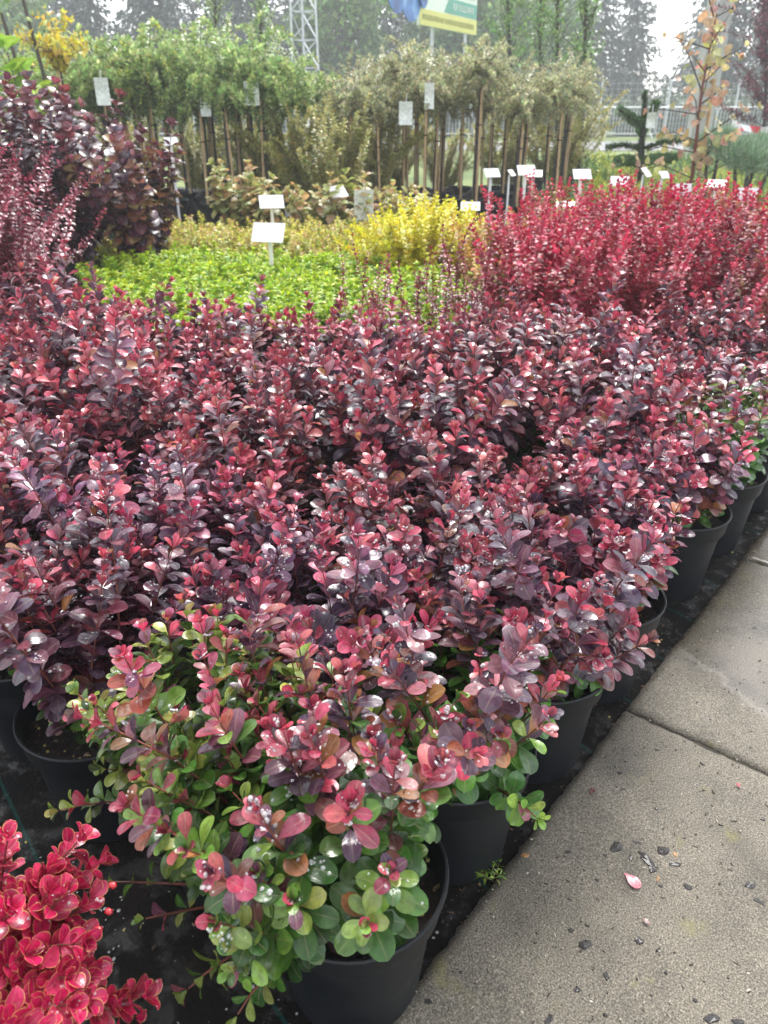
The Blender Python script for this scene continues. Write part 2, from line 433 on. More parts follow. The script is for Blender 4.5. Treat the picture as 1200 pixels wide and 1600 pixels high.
def mat_fabric():
    m, nt, bs, N, L = new_mat('wet_weed_fabric')
    tc = nd(nt, 'ShaderNodeTexCoord')
    mp = nd(nt, 'ShaderNodeMapping'); mp.inputs['Rotation'].default_value = (0, 0, R(51)); L.new(tc.outputs['Object'], mp.inputs['Vector'])
    w1 = nd(nt, 'ShaderNodeTexWave', Scale=160.0, Distortion=0.4); w1.bands_direction = 'X'; L.new(mp.outputs[0], w1.inputs['Vector'])
    w2 = nd(nt, 'ShaderNodeTexWave', Scale=160.0, Distortion=0.4); w2.bands_direction = 'Y'; L.new(mp.outputs[0], w2.inputs['Vector'])
    wv = mix(nt, 0.5, w1.outputs['Color'], w2.outputs['Color'])
    n1 = nd(nt, 'ShaderNodeTexNoise', Scale=5.0, Detail=8.0, Roughness=0.65); L.new(tc.outputs['Object'], n1.inputs['Vector'])
    base = ramp(nt, n1.outputs['Fac'], [(0.3, (0.006, 0.006, 0.006)), (0.6, (0.016, 0.013, 0.011)), (0.75, (0.035, 0.027, 0.020))])
    # a few green guide threads woven in
    ln = nd(nt, 'ShaderNodeTexWave', Scale=1.6); ln.bands_direction = 'Y'; L.new(mp.outputs[0], ln.inputs['Vector'])
    lr = ramp(nt, ln.outputs['Fac'], [(0.9992, 0.0), (0.9997, 0.8)])
    L.new(mix(nt, lr.outputs[0], mix(nt, 0.5, base.outputs[0], mix(nt, 1.0, base.outputs[0], wv, 'MULTIPLY')), (0.01, 0.06, 0.05)), bs.inputs['Base Color'])
    wet = nd(nt, 'ShaderNodeTexNoise', Scale=16.0, Detail=5.0, Roughness=0.6); L.new(tc.outputs['Object'], wet.inputs['Vector'])
    bs.inputs['Specular IOR Level'].default_value = 0.25
    rr = ramp(nt, wet.outputs['Fac'], [(0.5, 0.6), (0.62, 0.06)]); L.new(rr.outputs[0], bs.inputs['Roughness'])
    sr_ = ramp(nt, wet.outputs['Fac'], [(0.5, 0.08), (0.62, 0.45)]); L.new(sr_.outputs[0], bs.inputs['Specular IOR Level'])
    # grit and beads of water
    vo = nd(nt, 'ShaderNodeTexNoise', Scale=70.0, Detail=5.0, Roughness=0.7); L.new(tc.outputs['Object'], vo.inputs['Vector'])
    b1 = nd(nt, 'ShaderNodeBump', Strength=0.35, Distance=0.002); L.new(wv, b1.inputs['Height'])
    b2 = nd(nt, 'ShaderNodeBump', Strength=0.7, Distance=0.006); L.new(vo.outputs['Fac'], b2.inputs['Height']); L.new(b1.outputs[0], b2.inputs['Normal'])
    L.new(b2.outputs[0], bs.inputs['Normal'])
    return m
# fabric sheet, gently rumpled
def build_fabric():
    nx, ny = 120, 150
    X, Y = np.meshgrid(np.linspace(-9, 9, nx), np.linspace(-1.5, 13.5, ny))
    Z = 0.0025*np.sin(X*9+Y*3)+0.002*np.sin(X*4-Y*11)
    V = np.stack([X.ravel(), Y.ravel(), Z.ravel()], 1)
    i = np.arange(ny-1)[:, None]*nx+np.arange(nx-1)[None]
    F = np.stack([i, i+1, i+nx+1, i+nx], 2).reshape(-1, 4)
    tag(link('weed_fabric', mesh_np('weed_fabric', V, F, True, mat=mat_fabric())), kind='structure')
build_fabric()

def mat_concrete():
    m, nt, bs, N, L = new_mat('washed_concrete')
    tc = nd(nt, 'ShaderNodeTexCoord'); co = tc.outputs['Object']     # x along the edge, y across from the edge
    a = nd(nt, 'ShaderNodeTexNoise', Scale=320.0, Detail=4.0, Roughness=0.8); L.new(co, a.inputs['Vector'])
    agg = ramp(nt, a.outputs['Fac'], [(0.33, (0.05, 0.048, 0.046)), (0.45, (0.19, 0.187, 0.18)), (0.55, (0.36, 0.353, 0.34)), (0.66, (0.70, 0.69, 0.67))])
    b = nd(nt, 'ShaderNodeTexNoise', Scale=7.0, Detail=7.0, Roughness=0.62); L.new(co, b.inputs['Vector'])
    br = ramp(nt, b.outputs['Fac'], [(0.30, 0.58), (0.48, 0.98), (0.70, 1.28)])
    c = mix(nt, 1.0, agg.outputs[0], br.outputs[0], 'MULTIPLY')
    # brown algae and dirt along the bed edge, ragged
    sx = nd(nt, 'ShaderNodeSeparateXYZ'); L.new(co, sx.inputs[0])
    dn = nd(nt, 'ShaderNodeTexNoise', Scale=5.5, Detail=6.0, Roughness=0.65); L.new(co, dn.inputs['Vector'])
    ma = nd(nt, 'ShaderNodeMath', operation='MULTIPLY_ADD'); L.new(dn.outputs['Fac'], ma.inputs[0]); ma.inputs[1].default_value = -0.55
    L.new(sx.outputs[1], ma.inputs[2])
    dr = ramp(nt, ma.outputs[0], [(0.0, 0.0), (1.0, 1.0)])
    mr = nd(nt, 'ShaderNodeMapRange'); L.new(ma.outputs[0], mr.inputs[0]); mr.inputs[1].default_value = -0.22; mr.inputs[2].default_value = -0.08; mr.inputs[3].default_value = 1; mr.inputs[4].default_value = 0
    c = mix(nt, mr.outputs[0], c, mix(nt, 1.0, c, (0.50, 0.445, 0.35), 'MULTIPLY'))
    # moss blotches
    mo = nd(nt, 'ShaderNodeTexNoise', Scale=13.0, Detail=4.0); L.new(co, mo.inputs['Vector'])
    mor = ramp(nt, mo.outputs['Fac'], [(0.64, 0.0), (0.74, 0.45)])
    mm = nd(nt, 'ShaderNodeMath', operation='MULTIPLY'); L.new(mor.outputs[0], mm.inputs[0]); L.new(mr.outputs[0], mm.inputs[1])
    c = mix(nt, mm.outputs[0], c, (0.22, 0.2, 0.05))
    # dark grit specks
    sv = nd(nt, 'ShaderNodeTexVoronoi', Scale=75.0); L.new(co, sv.inputs['Vector'])
    sr = ramp(nt, sv.outputs['Distance'], [(0.10, 1.0), (0.16, 0.0)])
    sn = nd(nt, 'ShaderNodeTexNoise', Scale=11.0, Detail=3.0); L.new(co, sn.inputs['Vector'])
    snr = ramp(nt, sn.outputs['Fac'], [(0.52, 0.0), (0.64, 0.9)])
    m2 = nd(nt, 'ShaderNodeMath', operation='MULTIPLY'); L.new(sr.outputs[0], m2.inputs[0]); L.new(snr.outputs[0], m2.inputs[1])
    c = mix(nt, m2.outputs[0], c, (0.03, 0.026, 0.024))
    # standing water film
    wn_ = nd(nt, 'ShaderNodeTexNoise', Scale=2.4, Detail=6.0, Roughness=0.6); L.new(co, wn_.inputs['Vector'])
    wa = nd(nt, 'ShaderNodeMath', operation='MULTIPLY_ADD'); L.new(sx.outputs[0], wa.inputs[0]); wa.inputs[1].default_value = 0.42; L.new(wn_.outputs['Fac'], wa.inputs[2])
    wr = ramp(nt, wa.outputs[0], [(0.93, 0.0), (1.02, 1.0)])
    c = mix(nt, wr.outputs[0], c, mix(nt, 1.0, c, (0.75, 0.73, 0.71), 'MULTIPLY'))
    L.new(c, bs.inputs['Base Color'])
    rr = ramp(nt, wr.outputs[0], [(0.0, 0.62), (1.0, 0.24)]); L.new(rr.outputs[0], bs.inputs['Roughness'])
    bp = nd(nt, 'ShaderNodeBump', Distance=0.003); L.new(a.outputs['Fac'], bp.inputs['Height'])
    bst = ramp(nt, wr.outputs[0], [(0.0, 0.75), (1.0, 0.12)]); L.new(bst.outputs[0], bp.inputs['Strength'])
    L.new(bp.outputs[0], bs.inputs['Normal'])
    return m
MAT_CONC = mat_concrete()
PATH_Z = 0.016
path = empty('concrete_path', (EDGE0[0], EDGE0[1], 0.0), math.atan2(ES[1], ES[0])); path['kind'] = 'structure'
def slab(s0, s1, d0, d1, k):
    """one cast slab with a worn, chipped margin; local x along the edge, local y away from the bed (negative side)"""
    r = np.random.default_rng(40+k); n, m_ = 70, 60
    S, D = np.meshgrid(np.linspace(0, 1, n), np.linspace(0, 1, m_))
    def wob(t, f, ph): return 0.0008*np.sin(t*f*.37+ph)+0.0006*np.sin(t*f*1.9+ph*3)+0.0007*np.sin(t*f*4.3+ph)+r.normal(0, 0.0012, t.shape)
    X = s0+(s1-s0)*S; Y = d0+(d1-d0)*D
    es = np.minimum(S, 1-S)*(s1-s0); ed = np.minimum(D, 1-D)*(d1-d0); e = np.minimum(es, ed)
    X += np.where(S < .02, 0.004+wob(Y, 60, k), 0)+np.where(S > .98, -0.004+wob(Y, 55, k+2), 0)
    Y += np.where(D < .02, 0.003+wob(X, 50, k+1), 0)
    Z = PATH_Z-0.006*np.clip(1-e/0.012, 0, 1)**2+0.0006*np.sin(X*13+k)+0.0005*np.sin(Y*17)
    V = [np.stack([X.ravel(), -Y.ravel(), Z.ravel()], 1)]
    i = np.arange(m_-1)[:, None]*n+np.arange(n-1)[None]
    F = [tuple(f[::-1]) for f in np.stack([i, i+1, i+n+1, i+n], 2).reshape(-1, 4)]
    ring = list(range(n))+[q*n+n-1 for q in range(1, m_)]+[(m_-1)*n+q for q in range(n-2, -1, -1)]+[q*n for q in range(m_-2, 0, -1)]
    top = V[0]; low = top[ring].copy(); low[:, 2] = -0.05
    V = np.concatenate([top, low]); b = n*m_
    for q in range(len(ring)):
        q2 = (q+1) % len(ring); F.append((ring[q], ring[q2], b+q2, b+q))
    link('slab', mesh_np('slab', V, F, True, mat=MAT_CONC), path)
k = 0
for c in range(2):
    for s0, s1 in ((-0.9, -0.06), (-0.06, 0.85), (0.85, 1.68), (1.68, 2.51), (2.51, 3.34), (3.34, 4.17)):
        slab(s0, s1, c*0.9, c*0.9+0.9, k); k += 1
# sand and moss packed into the joints under the slabs' top
sheet('joint_bedding', [bed(-0.9, -0.006)[:2], bed(4.2, -0.006)[:2], bed(4.2, -1.8)[:2], bed(-0.9, -1.8)[:2]][::-1], 0.008, plain('joint_sand', (0.035, 0.03, 0.02), 0.9, 0.5, 90))

road_mat = plain('asphalt', (0.16, 0.16, 0.165), 0.7, 0.15, 3)
sheet('road', [(-300, 24.5), (300, 24.5), (300, 30.5), (-300, 30.5)], 0.006, road_mat)

# ------------------------------------------------------------------ pots
def make_pot_meshes(n=44, sc=1.0):
    body = MB().lathe([(0.0, 0.004), (0.090, 0.004), (0.096, 0.0), (0.099, 0.006), (0.119, 0.196), (0.124, 0.198)], n).mesh('pot', M['pot'])
    rim = MB().lathe([(0.119, 0.194), (0.127, 0.196), (0.129, 0.200), (0.1325, 0.236), (0.1365, 0.240), (0.1370, 0.244), (0.1350, 0.247), (0.1315, 0.246), (0.1290, 0.240), (0.124, 0.190)], n).mesh('rim', M['pot'])
    r = np.random.default_rng(3); rings, seg = 9, 40
    V = [(0, 0, 0.205)]; F = []
    for i in range(1, rings+1):
        for k in range(seg):
            a = 2*math.pi*k/seg; q = 0.1265*i/rings
            V.append((q*math.cos(a), q*math.sin(a), 0.203+r.normal(0, 0.0022)+0.004*math.sin(a*3+i)-0.004*i/rings))
    for k in range(seg): F.append((0, 1+k, 1+(k+1) % seg))
    for i in range(rings-1):
        for k in range(seg):
            k2 = (k+1) % seg; F.append((1+i*seg+k, 1+(i+1)*seg+k, 1+(i+1)*seg+k2, 1+i*seg+k2))
    soil = mesh_np('soil', V, F, True, mat=M['soil'])
    return body, rim, soil
POT, RIM, SOIL = make_pot_meshes()

ico = bmesh.new(); bmesh.ops.create_icosphere(ico, subdivisions=1, radius=1.0)
ICO_V = np.array([v.co[:] for v in ico.verts]); ICO_F = np.array([[v.index for v in f.verts] for f in ico.faces]); ico.free()

def bits_mesh(r, n, sampler, zf, cols, w, size=(0.0015, 0.004)):
    V = []; C = []
    for i in range(n):
        x, y = sampler(); k = r.choice(len(cols), p=np.array(w)/sum(w))
        sz = r.uniform(*size); sc = np.array([1, 1, 1])*sz if k == 0 else sz*r.uniform([0.8, 0.4, 0.2], [2.4, 1.0, 0.5])
        a = r.uniform(0, 6.28); ca, sa = math.cos(a), math.sin(a)
        q = ICO_V*sc*(1+0.0*ICO_V) if k == 0 else ICO_V*sc*r.uniform(.7, 1.3, ICO_V.shape)
        q = np.stack([q[:, 0]*ca-q[:, 1]*sa, q[:, 0]*sa+q[:, 1]*ca, q[:, 2]], 1)+np.array([x, y, zf+sz*0.4])
        V.append(q); C.append(np.repeat(np.array(cols[k])[None]*r.uniform(.7, 1.2), len(ICO_V), 0))
    F = (ICO_F[None]+(np.arange(n)*len(ICO_V))[:, None, None]).reshape(-1, 3)
    return mesh_np('soil_bits', np.concatenate(V), F, True, np.concatenate(C), None, M['bits'])
BITC = [(0.50, 0.38, 0.13), (0.16, 0.085, 0.045), (0.05, 0.03, 0.02), (0.28, 0.18, 0.11), (0.012, 0.01, 0.009)]
def pot_bits(seed, n=260):
    r = np.random.default_rng(seed)
    def samp():
        q = 0.122*math.sqrt(r.uniform()); a = r.uniform(0, 6.28); return q*math.cos(a), q*math.sin(a)
    return bits_mesh(r, n, samp, 0.204, BITC, [0.28, 0.25, 0.2, 0.1, 0.3])
BITS = [pot_bits(11), pot_bits(12)]

def add_pot(root, near=True, k=0, scale=1.0):
    p = link('pot', POT, root); link('rim', RIM, p); s = link('soil', SOIL, root)
    if near: link('soil_bits', BITS[k % 2], s, kind='stuff', rot=(0, 0, k*1.7))
    if scale != 1.0:
        p.scale = (scale,)*3; s.scale = (scale,)*3
    return p

# ------------------------------------------------------------------ purple barberries
PURPLE = [(0.062, 0.030, 0.056), (0.095, 0.042, 0.074), (0.13, 0.052, 0.086), (0.17, 0.066, 0.10), (0.080, 0.050, 0.082)]
REDTIP = [(0.42, 0.048, 0.095), (0.34, 0.065, 0.105), (0.46, 0.10, 0.115), (0.28, 0.045, 0.08)]
BRONZE = [(0.22, 0.06, 0.04), (0.30, 0.12, 0.05), (0.18, 0.07, 0.06)]
GREEN = [(0.055, 0.145, 0.026), (0.080, 0.19, 0.030), (0.12, 0.24, 0.040), (0.038, 0.095, 0.022)]
LIME = [(0.22, 0.33, 0.06), (0.17, 0.29, 0.05), (0.28, 0.33, 0.08)]

def barb_colours(r, P, t, top, green, zmin, zmax, redness=0.5):
    n = len(P); h = (P[:, 2]-zmin)/(zmax-zmin)+r.normal(0, .07, n)
    C = palette(r, n, PURPLE)
    red = (top <= 1) & (r.uniform(size=n) < redness+0.2) | (top <= 2) & (r.uniform(size=n) < redness*0.5) | (r.uniform(size=n) < 0.03)
    C[red] = palette(r, red.sum(), REDTIP, [4, 3, 2, 3])
    pk = (~red) & (r.uniform(size=n) < 0.16+redness*.12); C[pk] = palette(r, pk.sum(), [(0.22, 0.06, 0.09), (0.27, 0.075, 0.105)])
    br = (~red) & (np.abs(h-green) < .10) & (r.uniform(size=n) < .6) | (r.uniform(size=n) < .03); C[br] = palette(r, br.sum(), BRONZE)
    g = (h < green) & (r.uniform(size=n) < 0.93); C[g] = palette(r, g.sum(), GREEN, [4, 4, 2, 3])
    lm = g & (top <= 2) & (r.uniform(size=n) < .7); C[lm] = palette(r, lm.sum(), LIME)
    return np.clip(C, 0.003, 0.8)

DOME_V = []; DOME_F = []
for i in range(3):
    a = i*math.pi/6
    for k in range(6): DOME_V.append((math.cos(a)*math.cos(k*math.pi/3), math.cos(a)*math.sin(k*math.pi/3), math.sin(a)*0.75))
DOME_V.append((0, 0, 0.75)); DOME_V = np.array(DOME_V)
for i in range(2):
    for k in range(6): DOME_F += [(i*6+k, i*6+(k+1) % 6, (i+1)*6+(k+1) % 6), (i*6+k, (i+1)*6+(k+1) % 6, (i+1)*6+k)]
for k in range(6): DOME_F.append((12+k, 12+(k+1) % 6, 18))
DOME_F = np.array(DOME_F)

def drops_mesh(r, P, Mx, n, size=(0.0011, 0.0028)):
    Zup = unit(Mx[:, :, 2])[:, 2]; ok = np.where(Zup > 0.25)[0]
    if len(ok) == 0: return None
    # beads gather: some leaves carry many, most few
    w = r.gamma(0.5, 1.0, len(ok)); i = r.choice(ok, n, p=w/w.sum())
    y = r.uniform(.3, .92, n); x = r.uniform(-1, 1, n)*0.2; z = 0.06*np.sin(y*np.pi)-0.15*y*y+np.abs(x)*.25+0.004
    Q = P[i]+np.einsum('nij,nj->ni', Mx[i], np.stack([x, y, z], 1))
    s = r.uniform(size[0], size[1], n)*np.exp(r.normal(0, .25, n))
    X = unit(Mx[i][:, :, 0]); Y = unit(Mx[i][:, :, 1]); Z = np.cross(X, Y)
    B = np.stack([X, Y, Z], 2)*s[:, None, None]
    V = (np.einsum('nij,kj->nki', B, DOME_V)+Q[:, None, :]).reshape(-1, 3)
    F = (DOME_F[None]+(np.arange(n)*len(DOME_V))[:, None, None]).reshape(-1, 3)
    return mesh_np('water_drops', V, F, True, mat=M['drop'])

def template_mesh(name, key, mat):
    V, F, UV = T[key]; return mesh_np(name, V, F, True, None, UV, mat)
LEAFM = {k: template_mesh('leaf', k, M['leaf_obj']) for k in ('barb', 'barb2', 'barb3')}
LEAFS = {k: template_mesh('leaf', k, M['leaf_edge_obj']) for k in ('spoon', 'spoon2')}

def leaf_objects(root, r, P, Mx, C, idx, meshes):
    ks = list(meshes)
    for i in idx:
        o = link('leaf', meshes[ks[r.integers(len(ks))]], root)
        m4 = Matrix.Identity(4); A = Mx[i]
        for a in range(3):
            for b in range(3): m4[a][b] = float(A[a, b])
            m4[a][3] = float(P[i, a])
        o.matrix_basis = m4
        o.color = (float(C[i, 0]), float(C[i, 1]), float(C[i, 2]), 1)

def barberry(loc, seed, label, group=None, near=True, green=0.3, height=0.30, spread=48, stems=30, lean=(0, 0), n_obj=300, leaf=(0.033, 0.053), redness=0.5, drops=450, extra=None, pot=True, tall=0):
    r = np.random.default_rng(seed)
    root = empty('potted_barberry', loc, 0, label, 'plant', group)
    if pot: add_pot(root, near, seed)
    S = Shoots(r)
    for k in range(stems):
        th = R(spread)*math.sqrt((k+.5)/stems)*r.uniform(.8, 1.15); ph = k*2.39996+r.normal(0, .25)
        d = np.array([math.sin(th)*math.cos(ph)+lean[0], math.sin(th)*math.sin(ph)+lean[1], math.cos(th)])
        L = height*r.uniform(.82, 1.16)*(1.0-.10*(th/R(spread)))
        if r.uniform() < .12: L *= 1.28
        b = np.array([math.cos(ph), math.sin(ph), 0])*r.uniform(.005, .05)+np.array([0, 0, .2])
        S.shoot(b, d, L, rise=0.55*math.sin(th)+.1, step=0.025, per=4, leaf=leaf, start=0.16 if th > R(spread)*.6 else .42, ang=(38, 78), tip=.45, wob=.22, tipn=2)
    for e in (extra or ()): S.shoot(**e)
    P, Mx, t, top = S.arrays()
    # leaves that would sit in the soil or the pot wall are left out
    rho = np.hypot(P[:, 0], P[:, 1]); keep = (P[:, 2] > .215) | (rho > .15)
    P, Mx, t, top = P[keep], Mx[keep], t[keep], top[keep]
    C = barb_colours(r, P, t, top, green, .2, .2+height*1.05, redness)
    C = np.clip(C*np.exp(r.normal(0, .16))*np.exp(r.normal(0, [.05, .10, .10], 3)), .003, .8)
    link('stems', S.stem_mesh('stems', M['stem_red']), root, kind='stuff')
    # the outermost leaves are pieces of their own, the inner ones one mass
    wpos = P+np.array(loc); tocam = unit(np.array([0, 0, CAM_H])-wpos)
    cen = np.array([lean[0]*.15, lean[1]*.15, .2+height*.45])
    score = ((P-cen)*(tocam*.6+np.array([0, 0, .5]))).sum(1)/height+np.linalg.norm(Mx[:, :, 1], axis=1)*6
    idx = np.argsort(-score)[:n_obj]; rest = np.setdiff1d(np.arange(len(P)), idx)
    leaf_objects(root, r, P, Mx, C, idx, LEAFM)
    link('foliage', leaf_mesh('foliage', 'barb' if near else 'barb_mid', Mx[rest], P[rest], C[rest], M['leaf']), root, kind='stuff')
    if drops:
        dm = drops_mesh(r, P[idx] if len(idx) else P, Mx[idx] if len(idx) else Mx, drops)
        if dm: link('water_drops', dm, root, kind='stuff')
    return root

# the edge row beside the concrete, then the corner
G_EDGE = 'barberries in the row along the concrete edge'
ex_front = [dict(base=(-.10, -.02, .21), d0=(-.75, -.35, .30), length=.20, rise=.3, droop=.4, per=3, leaf=(.018, .030), start=.15, step=.026),
            dict(base=(-.05, -.05, .21), d0=(-.35, -.75, .45), length=.24, rise=.4, droop=.3, per=4, leaf=(.024, .036), start=.2, step=.026),
            dict(base=(-.09, .0, .21), d0=(-1.0, -.1, .05), length=.27, rise=.15, droop=.1, per=3, leaf=(.014, .028), start=.45, step=.026),
            dict(base=(-.04, -.06, .21), d0=(-.30, -.55, .25), length=.17, rise=.1, droop=.9, per=4, leaf=(.024, .038), start=.1, step=.022),
            dict(base=(-.07, -.05, .21), d0=(-.55, -.5, .15), length=.17, rise=.1, droop=.9, per=4, leaf=(.024, .038), start=.1, step=.022)]
barberry((-0.045, 0.722, 0), 101, 'barberry with glossy green lower leaves and purple top in the pot at the bed corner', green=.68, height=.335, spread=58, stems=50, lean=(-.50, .08), redness=.5, drops=480, extra=ex_front)
ex2 = [dict(base=(.02, -.02, .21), d0=(.1, -.3, .9), length=.27, rise=.3, per=3, leaf=(.02, .034), start=.2, step=.028),
       dict(base=(.04, -.05, .21), d0=(.25, -.7, .35), length=.18, rise=.3, droop=.7, per=4, leaf=(.026, .042), start=.1)]
barberry(bed(.33, .112), 102, 'barberry with long green leaves over its pot, second from the bed corner along concrete', green=.52, height=.30, spread=54, stems=34, lean=(.02, -.02), redness=.35, drops=480, extra=ex2)
barberry(bed(.62, .112), 103, 'barberry with mauve drop-covered leaves, third pot from the bed corner along the concrete', green=.15, height=.31, spread=52, lean=(-.02, -.05), redness=.55, drops=480)
barberry(bed(.91, .115), 104, 'barberry with copper-red tips, fourth pot from the bed corner along the concrete', green=.32, height=.30, spread=50, redness=.7, drops=500, lean=(-.05, 0))
barberry(bed(1.17, .26), 105, 'barberry set back behind the fourth and fifth pots of the concrete-edge row', green=.3, height=.30, redness=.6, drops=350)
barberry(bed(1.42, .135), 106, 'pink-tipped barberry leaning off its half-bare pot rim, fifth pot along the concrete', green=.2, height=.29, spread=44, lean=(-.22, .02), redness=.6, drops=350)
barberry(bed(1.73, .13), 107, 'mostly green barberry with bare gravelly soil showing, sixth pot along the concrete', green=.75, height=.30, spread=46, lean=(-.22, .05), redness=.35, drops=250, n_obj=220)
barberry(bed(2.08, .13), 108, 'dark green and purple barberry, last pot in view along the concrete', green=.6, height=.31, redness=.4, drops=150, n_obj=160)
# second line back, at the open end of the bed
ex_l = [dict(base=(-.06, -.03, .21), d0=(-.5, -.25, .8), length=l, rise=.4, per=5, leaf=(.026, .038), start=.1, step=.02) for l in (.26, .24, .22)] + \
       [dict(base=(-.07, -.05, .21), d0=(-.55, -.5, .5), length=.2, rise=.3, droop=.8, per=4, leaf=(.022, .034), start=.1, step=.022)]
barberry(bed(.045, .37), 109, 'bright lime green barberry shoots between the corner pot and the half-bare pot', green=.86, height=.27, lean=(-.18, 0), redness=.3, drops=500, extra=ex_l)
barberry(bed(-.005, .665), 110, 'dark purple barberry leaning back from its half-bare pot of gritty soil', green=.12, height=.33, spread=40, lean=(-.12, .55), redness=.25, drops=450)
barberry(bed(.02, .95), 111, 'dark purple barberry beyond the half-bare pot at the open end of the bed', green=.15, height=.31, redness=.3, drops=200, n_obj=200)
near_spots = [(.34, .40), (.63, .39), (.92, .42), (.33, .68), (.62, .68), (.30, .97)]
for j, (s, d) in enumerate(near_spots):
    barberry(bed(s, d), 120+j, 'purple barberry with red shoot tips packed in the near middle of the bed', 'purple barberries in the near middle', green=.12, height=.31*[1, 1.05, 1, 1.06, 1, 1.08][j], redness=[.55, .65, .6, .35, .6, .3][j], drops=420, n_obj=260, pot=False)

# the rest of the bed: shared variants, a dense carpet
variants = []
for j in range(6):
    v = barberry((0, 1.9, 0), 140+j, 'purple barberry with red shoot tips in the dense middle of the bed', 'purple barberries filling the bed', near=False, green=.16, height=.30+.012*j, redness=[.5, .65, .8, .55, .7, .4][j], n_obj=[90, 70, 90, 70, 90, 70][j], drops=80, pot=False, stems=31, leaf=(.037, .055))
    variants.append([v, False])
taken = [(.045, .37), (-.005, .665), (.02, .95)]+near_spots+[(1.17, .26)]
rb = np.random.default_rng(77); q = 0
for a in range(0, 12):
    for b in range(1, 13):
        s = .04+a*.295+rb.normal(0, .025)+(.0 if b % 2 else .05); d = .40+(b-1)*.285+rb.normal(0, .025)
        if min(math.hypot(s-x, d-y) for x, y in taken) < .2: continue
        x, y, z = bed(s, d)
        if y > (2.98-.06*x if x > .45 or x < -1.05 else 2.80) or y < .9: continue
        if abs(x) > .30+y*.50+.25: continue
        left = x < -.75
        v = variants[q % 6]; q += 1
        if not v[1]: o = v[0]; v[1] = True
        else: o = copy_tree(v[0])
        o.location = (x, y, 0); o.rotation_euler = (0, 0, rb.uniform(0, 6.28)); sc = rb.uniform(.94, 1.1)*(1.05 if left else 1.0)
        o.scale = (sc, sc, sc*rb.uniform(.95, 1.08))
        if left and y < 1.95:
            o['label'] = 'dark purple barberry in the rows behind the half-bare pot'; o['group'] = 'dark barberries behind the half-bare pot'
        elif left:
            o['label'] = 'tall dark purple barberry in the part of the bed beside the smoke bushes'; o['group'] = 'tall dark barberries beside the smoke bushes'
        elif y > 2.4:
            o['label'] = 'purple barberry in the back rows before the red and lime green shrubs'; o['group'] = 'purple barberries in the back rows'

# ------------------------------------------------------------------ crimson barberry with pale-edged leaves, at the open ground
def crimson(loc, seed, label, extra, n_stems, height, lean, spread=30):
    r = np.random.default_rng(seed)
    root = empty('crimson_barberry', loc, 0, label, 'plant')
    add_pot(root, True, seed)
    S = Shoots(r)
    for k in range(n_stems):
        th = R(spread)*math.sqrt((k+.5)/n_stems); ph = k*2.39996
        d = (math.sin(th)*math.cos(ph)+lean[0], math.sin(th)*math.sin(ph)+lean[1], math.cos(th))
        S.shoot((.03*math.cos(ph), .03*math.sin(ph), .2), d, height*r.uniform(.8, 1.1), rise=.35, step=.017, per=4, leaf=(.016, .026), start=.2, ang=(35, 75), tip=.7, wob=.2, wf=(.95, 1.2), rad=.0025)
    for e in extra: S.shoot(**e)
    P, Mx, t, top = S.arrays(); n = len(P)
    C = palette(r, n, [(0.56, 0.016, 0.10), (0.46, 0.012, 0.08), (0.62, 0.05, 0.14), (0.36, 0.010, 0.06)], [4, 3, 2, 2], .12)
    tocam = unit(np.array([0, 0, CAM_H])-(P+np.array(loc)))
    score = ((P-np.array([0, 0, .3]))*(tocam+np.array([.2, .3, .4]))).sum(1)
    idx = np.argsort(-score)[:300]; rest = np.setdiff1d(np.arange(n), idx)
    leaf_objects(root, r, P, Mx, C, idx, LEAFS)
    link('foliage', leaf_mesh('foliage', 'spoon', Mx[rest], P[rest], C[rest], M['leaf_edge']), root, kind='stuff')
    link('stems', S.stem_mesh('stems', M['stem_red'], 5), root, kind='stuff')
    link('water_drops', drops_mesh(r, P[idx], Mx[idx], 320, (.0008, .0019)), root, kind='stuff')
    return root, S
cl = (-0.60, 0.60, 0)
def rel(px, py, Y): p = at(px, py, Y); return (p[0]-cl[0], p[1]-cl[1], p[2])
def sh(tipx, tipy, Y, base=(.04, -.02, .2), **k):
    tp = np.array(rel(tipx, tipy, Y)); b = np.array(base); d = tp-b; L = float(np.linalg.norm(d))
    q = dict(base=tuple(b), d0=tuple(d/L), length=L, rise=.0, step=.017, per=4, leaf=(.021, .034), start=.2, ang=(40, 80), tip=.8, wob=.2, wf=(.95, 1.2), rad=.0025)
    q.update(k); return q
ex_c = [sh(75, 1310, .70), sh(40, 1330, .66), sh(120, 1330, .66), sh(150, 1420, .62, step=.02), sh(20, 1480, .58), sh(70, 1500, .56), sh(120, 1470, .58), sh(30, 1540, .52), sh(100, 1550, .52), sh(60, 1400, .62),
        sh(175, 1560, .52, per=3), sh(140, 1600, .48), sh(60, 1600, .46), sh(20, 1600, .46), sh(100, 1430, .60), sh(50, 1450, .60), sh(95, 1520, .55), sh(0, 1520, .55), sh(30, 1390, .62), sh(85, 1370, .64), sh(115, 1395, .62), sh(60, 1350, .66), sh(130, 1510, .55), sh(15, 1430, .6), sh(85, 1465, .58), sh(45, 1500, .55), sh(100, 1345, .65), sh(20, 1355, .64), sh(150, 1470, .57), sh(75, 1575, .49), sh(150, 1560, .51), sh(120, 1590, .48),
        sh(225, 1565, .52, base=(.05, -.06, .2), per=3, start=.6), sh(235, 1530, .56, base=(.05, -.04, .2), per=2, start=.75, leaf=(.014, .02))]
croot, cS = crimson(cl, 301, 'crimson barberry with thin yellow leaf margins and red berries beside the half-bare pot', ex_c, 14, .22, (.15, -.15))
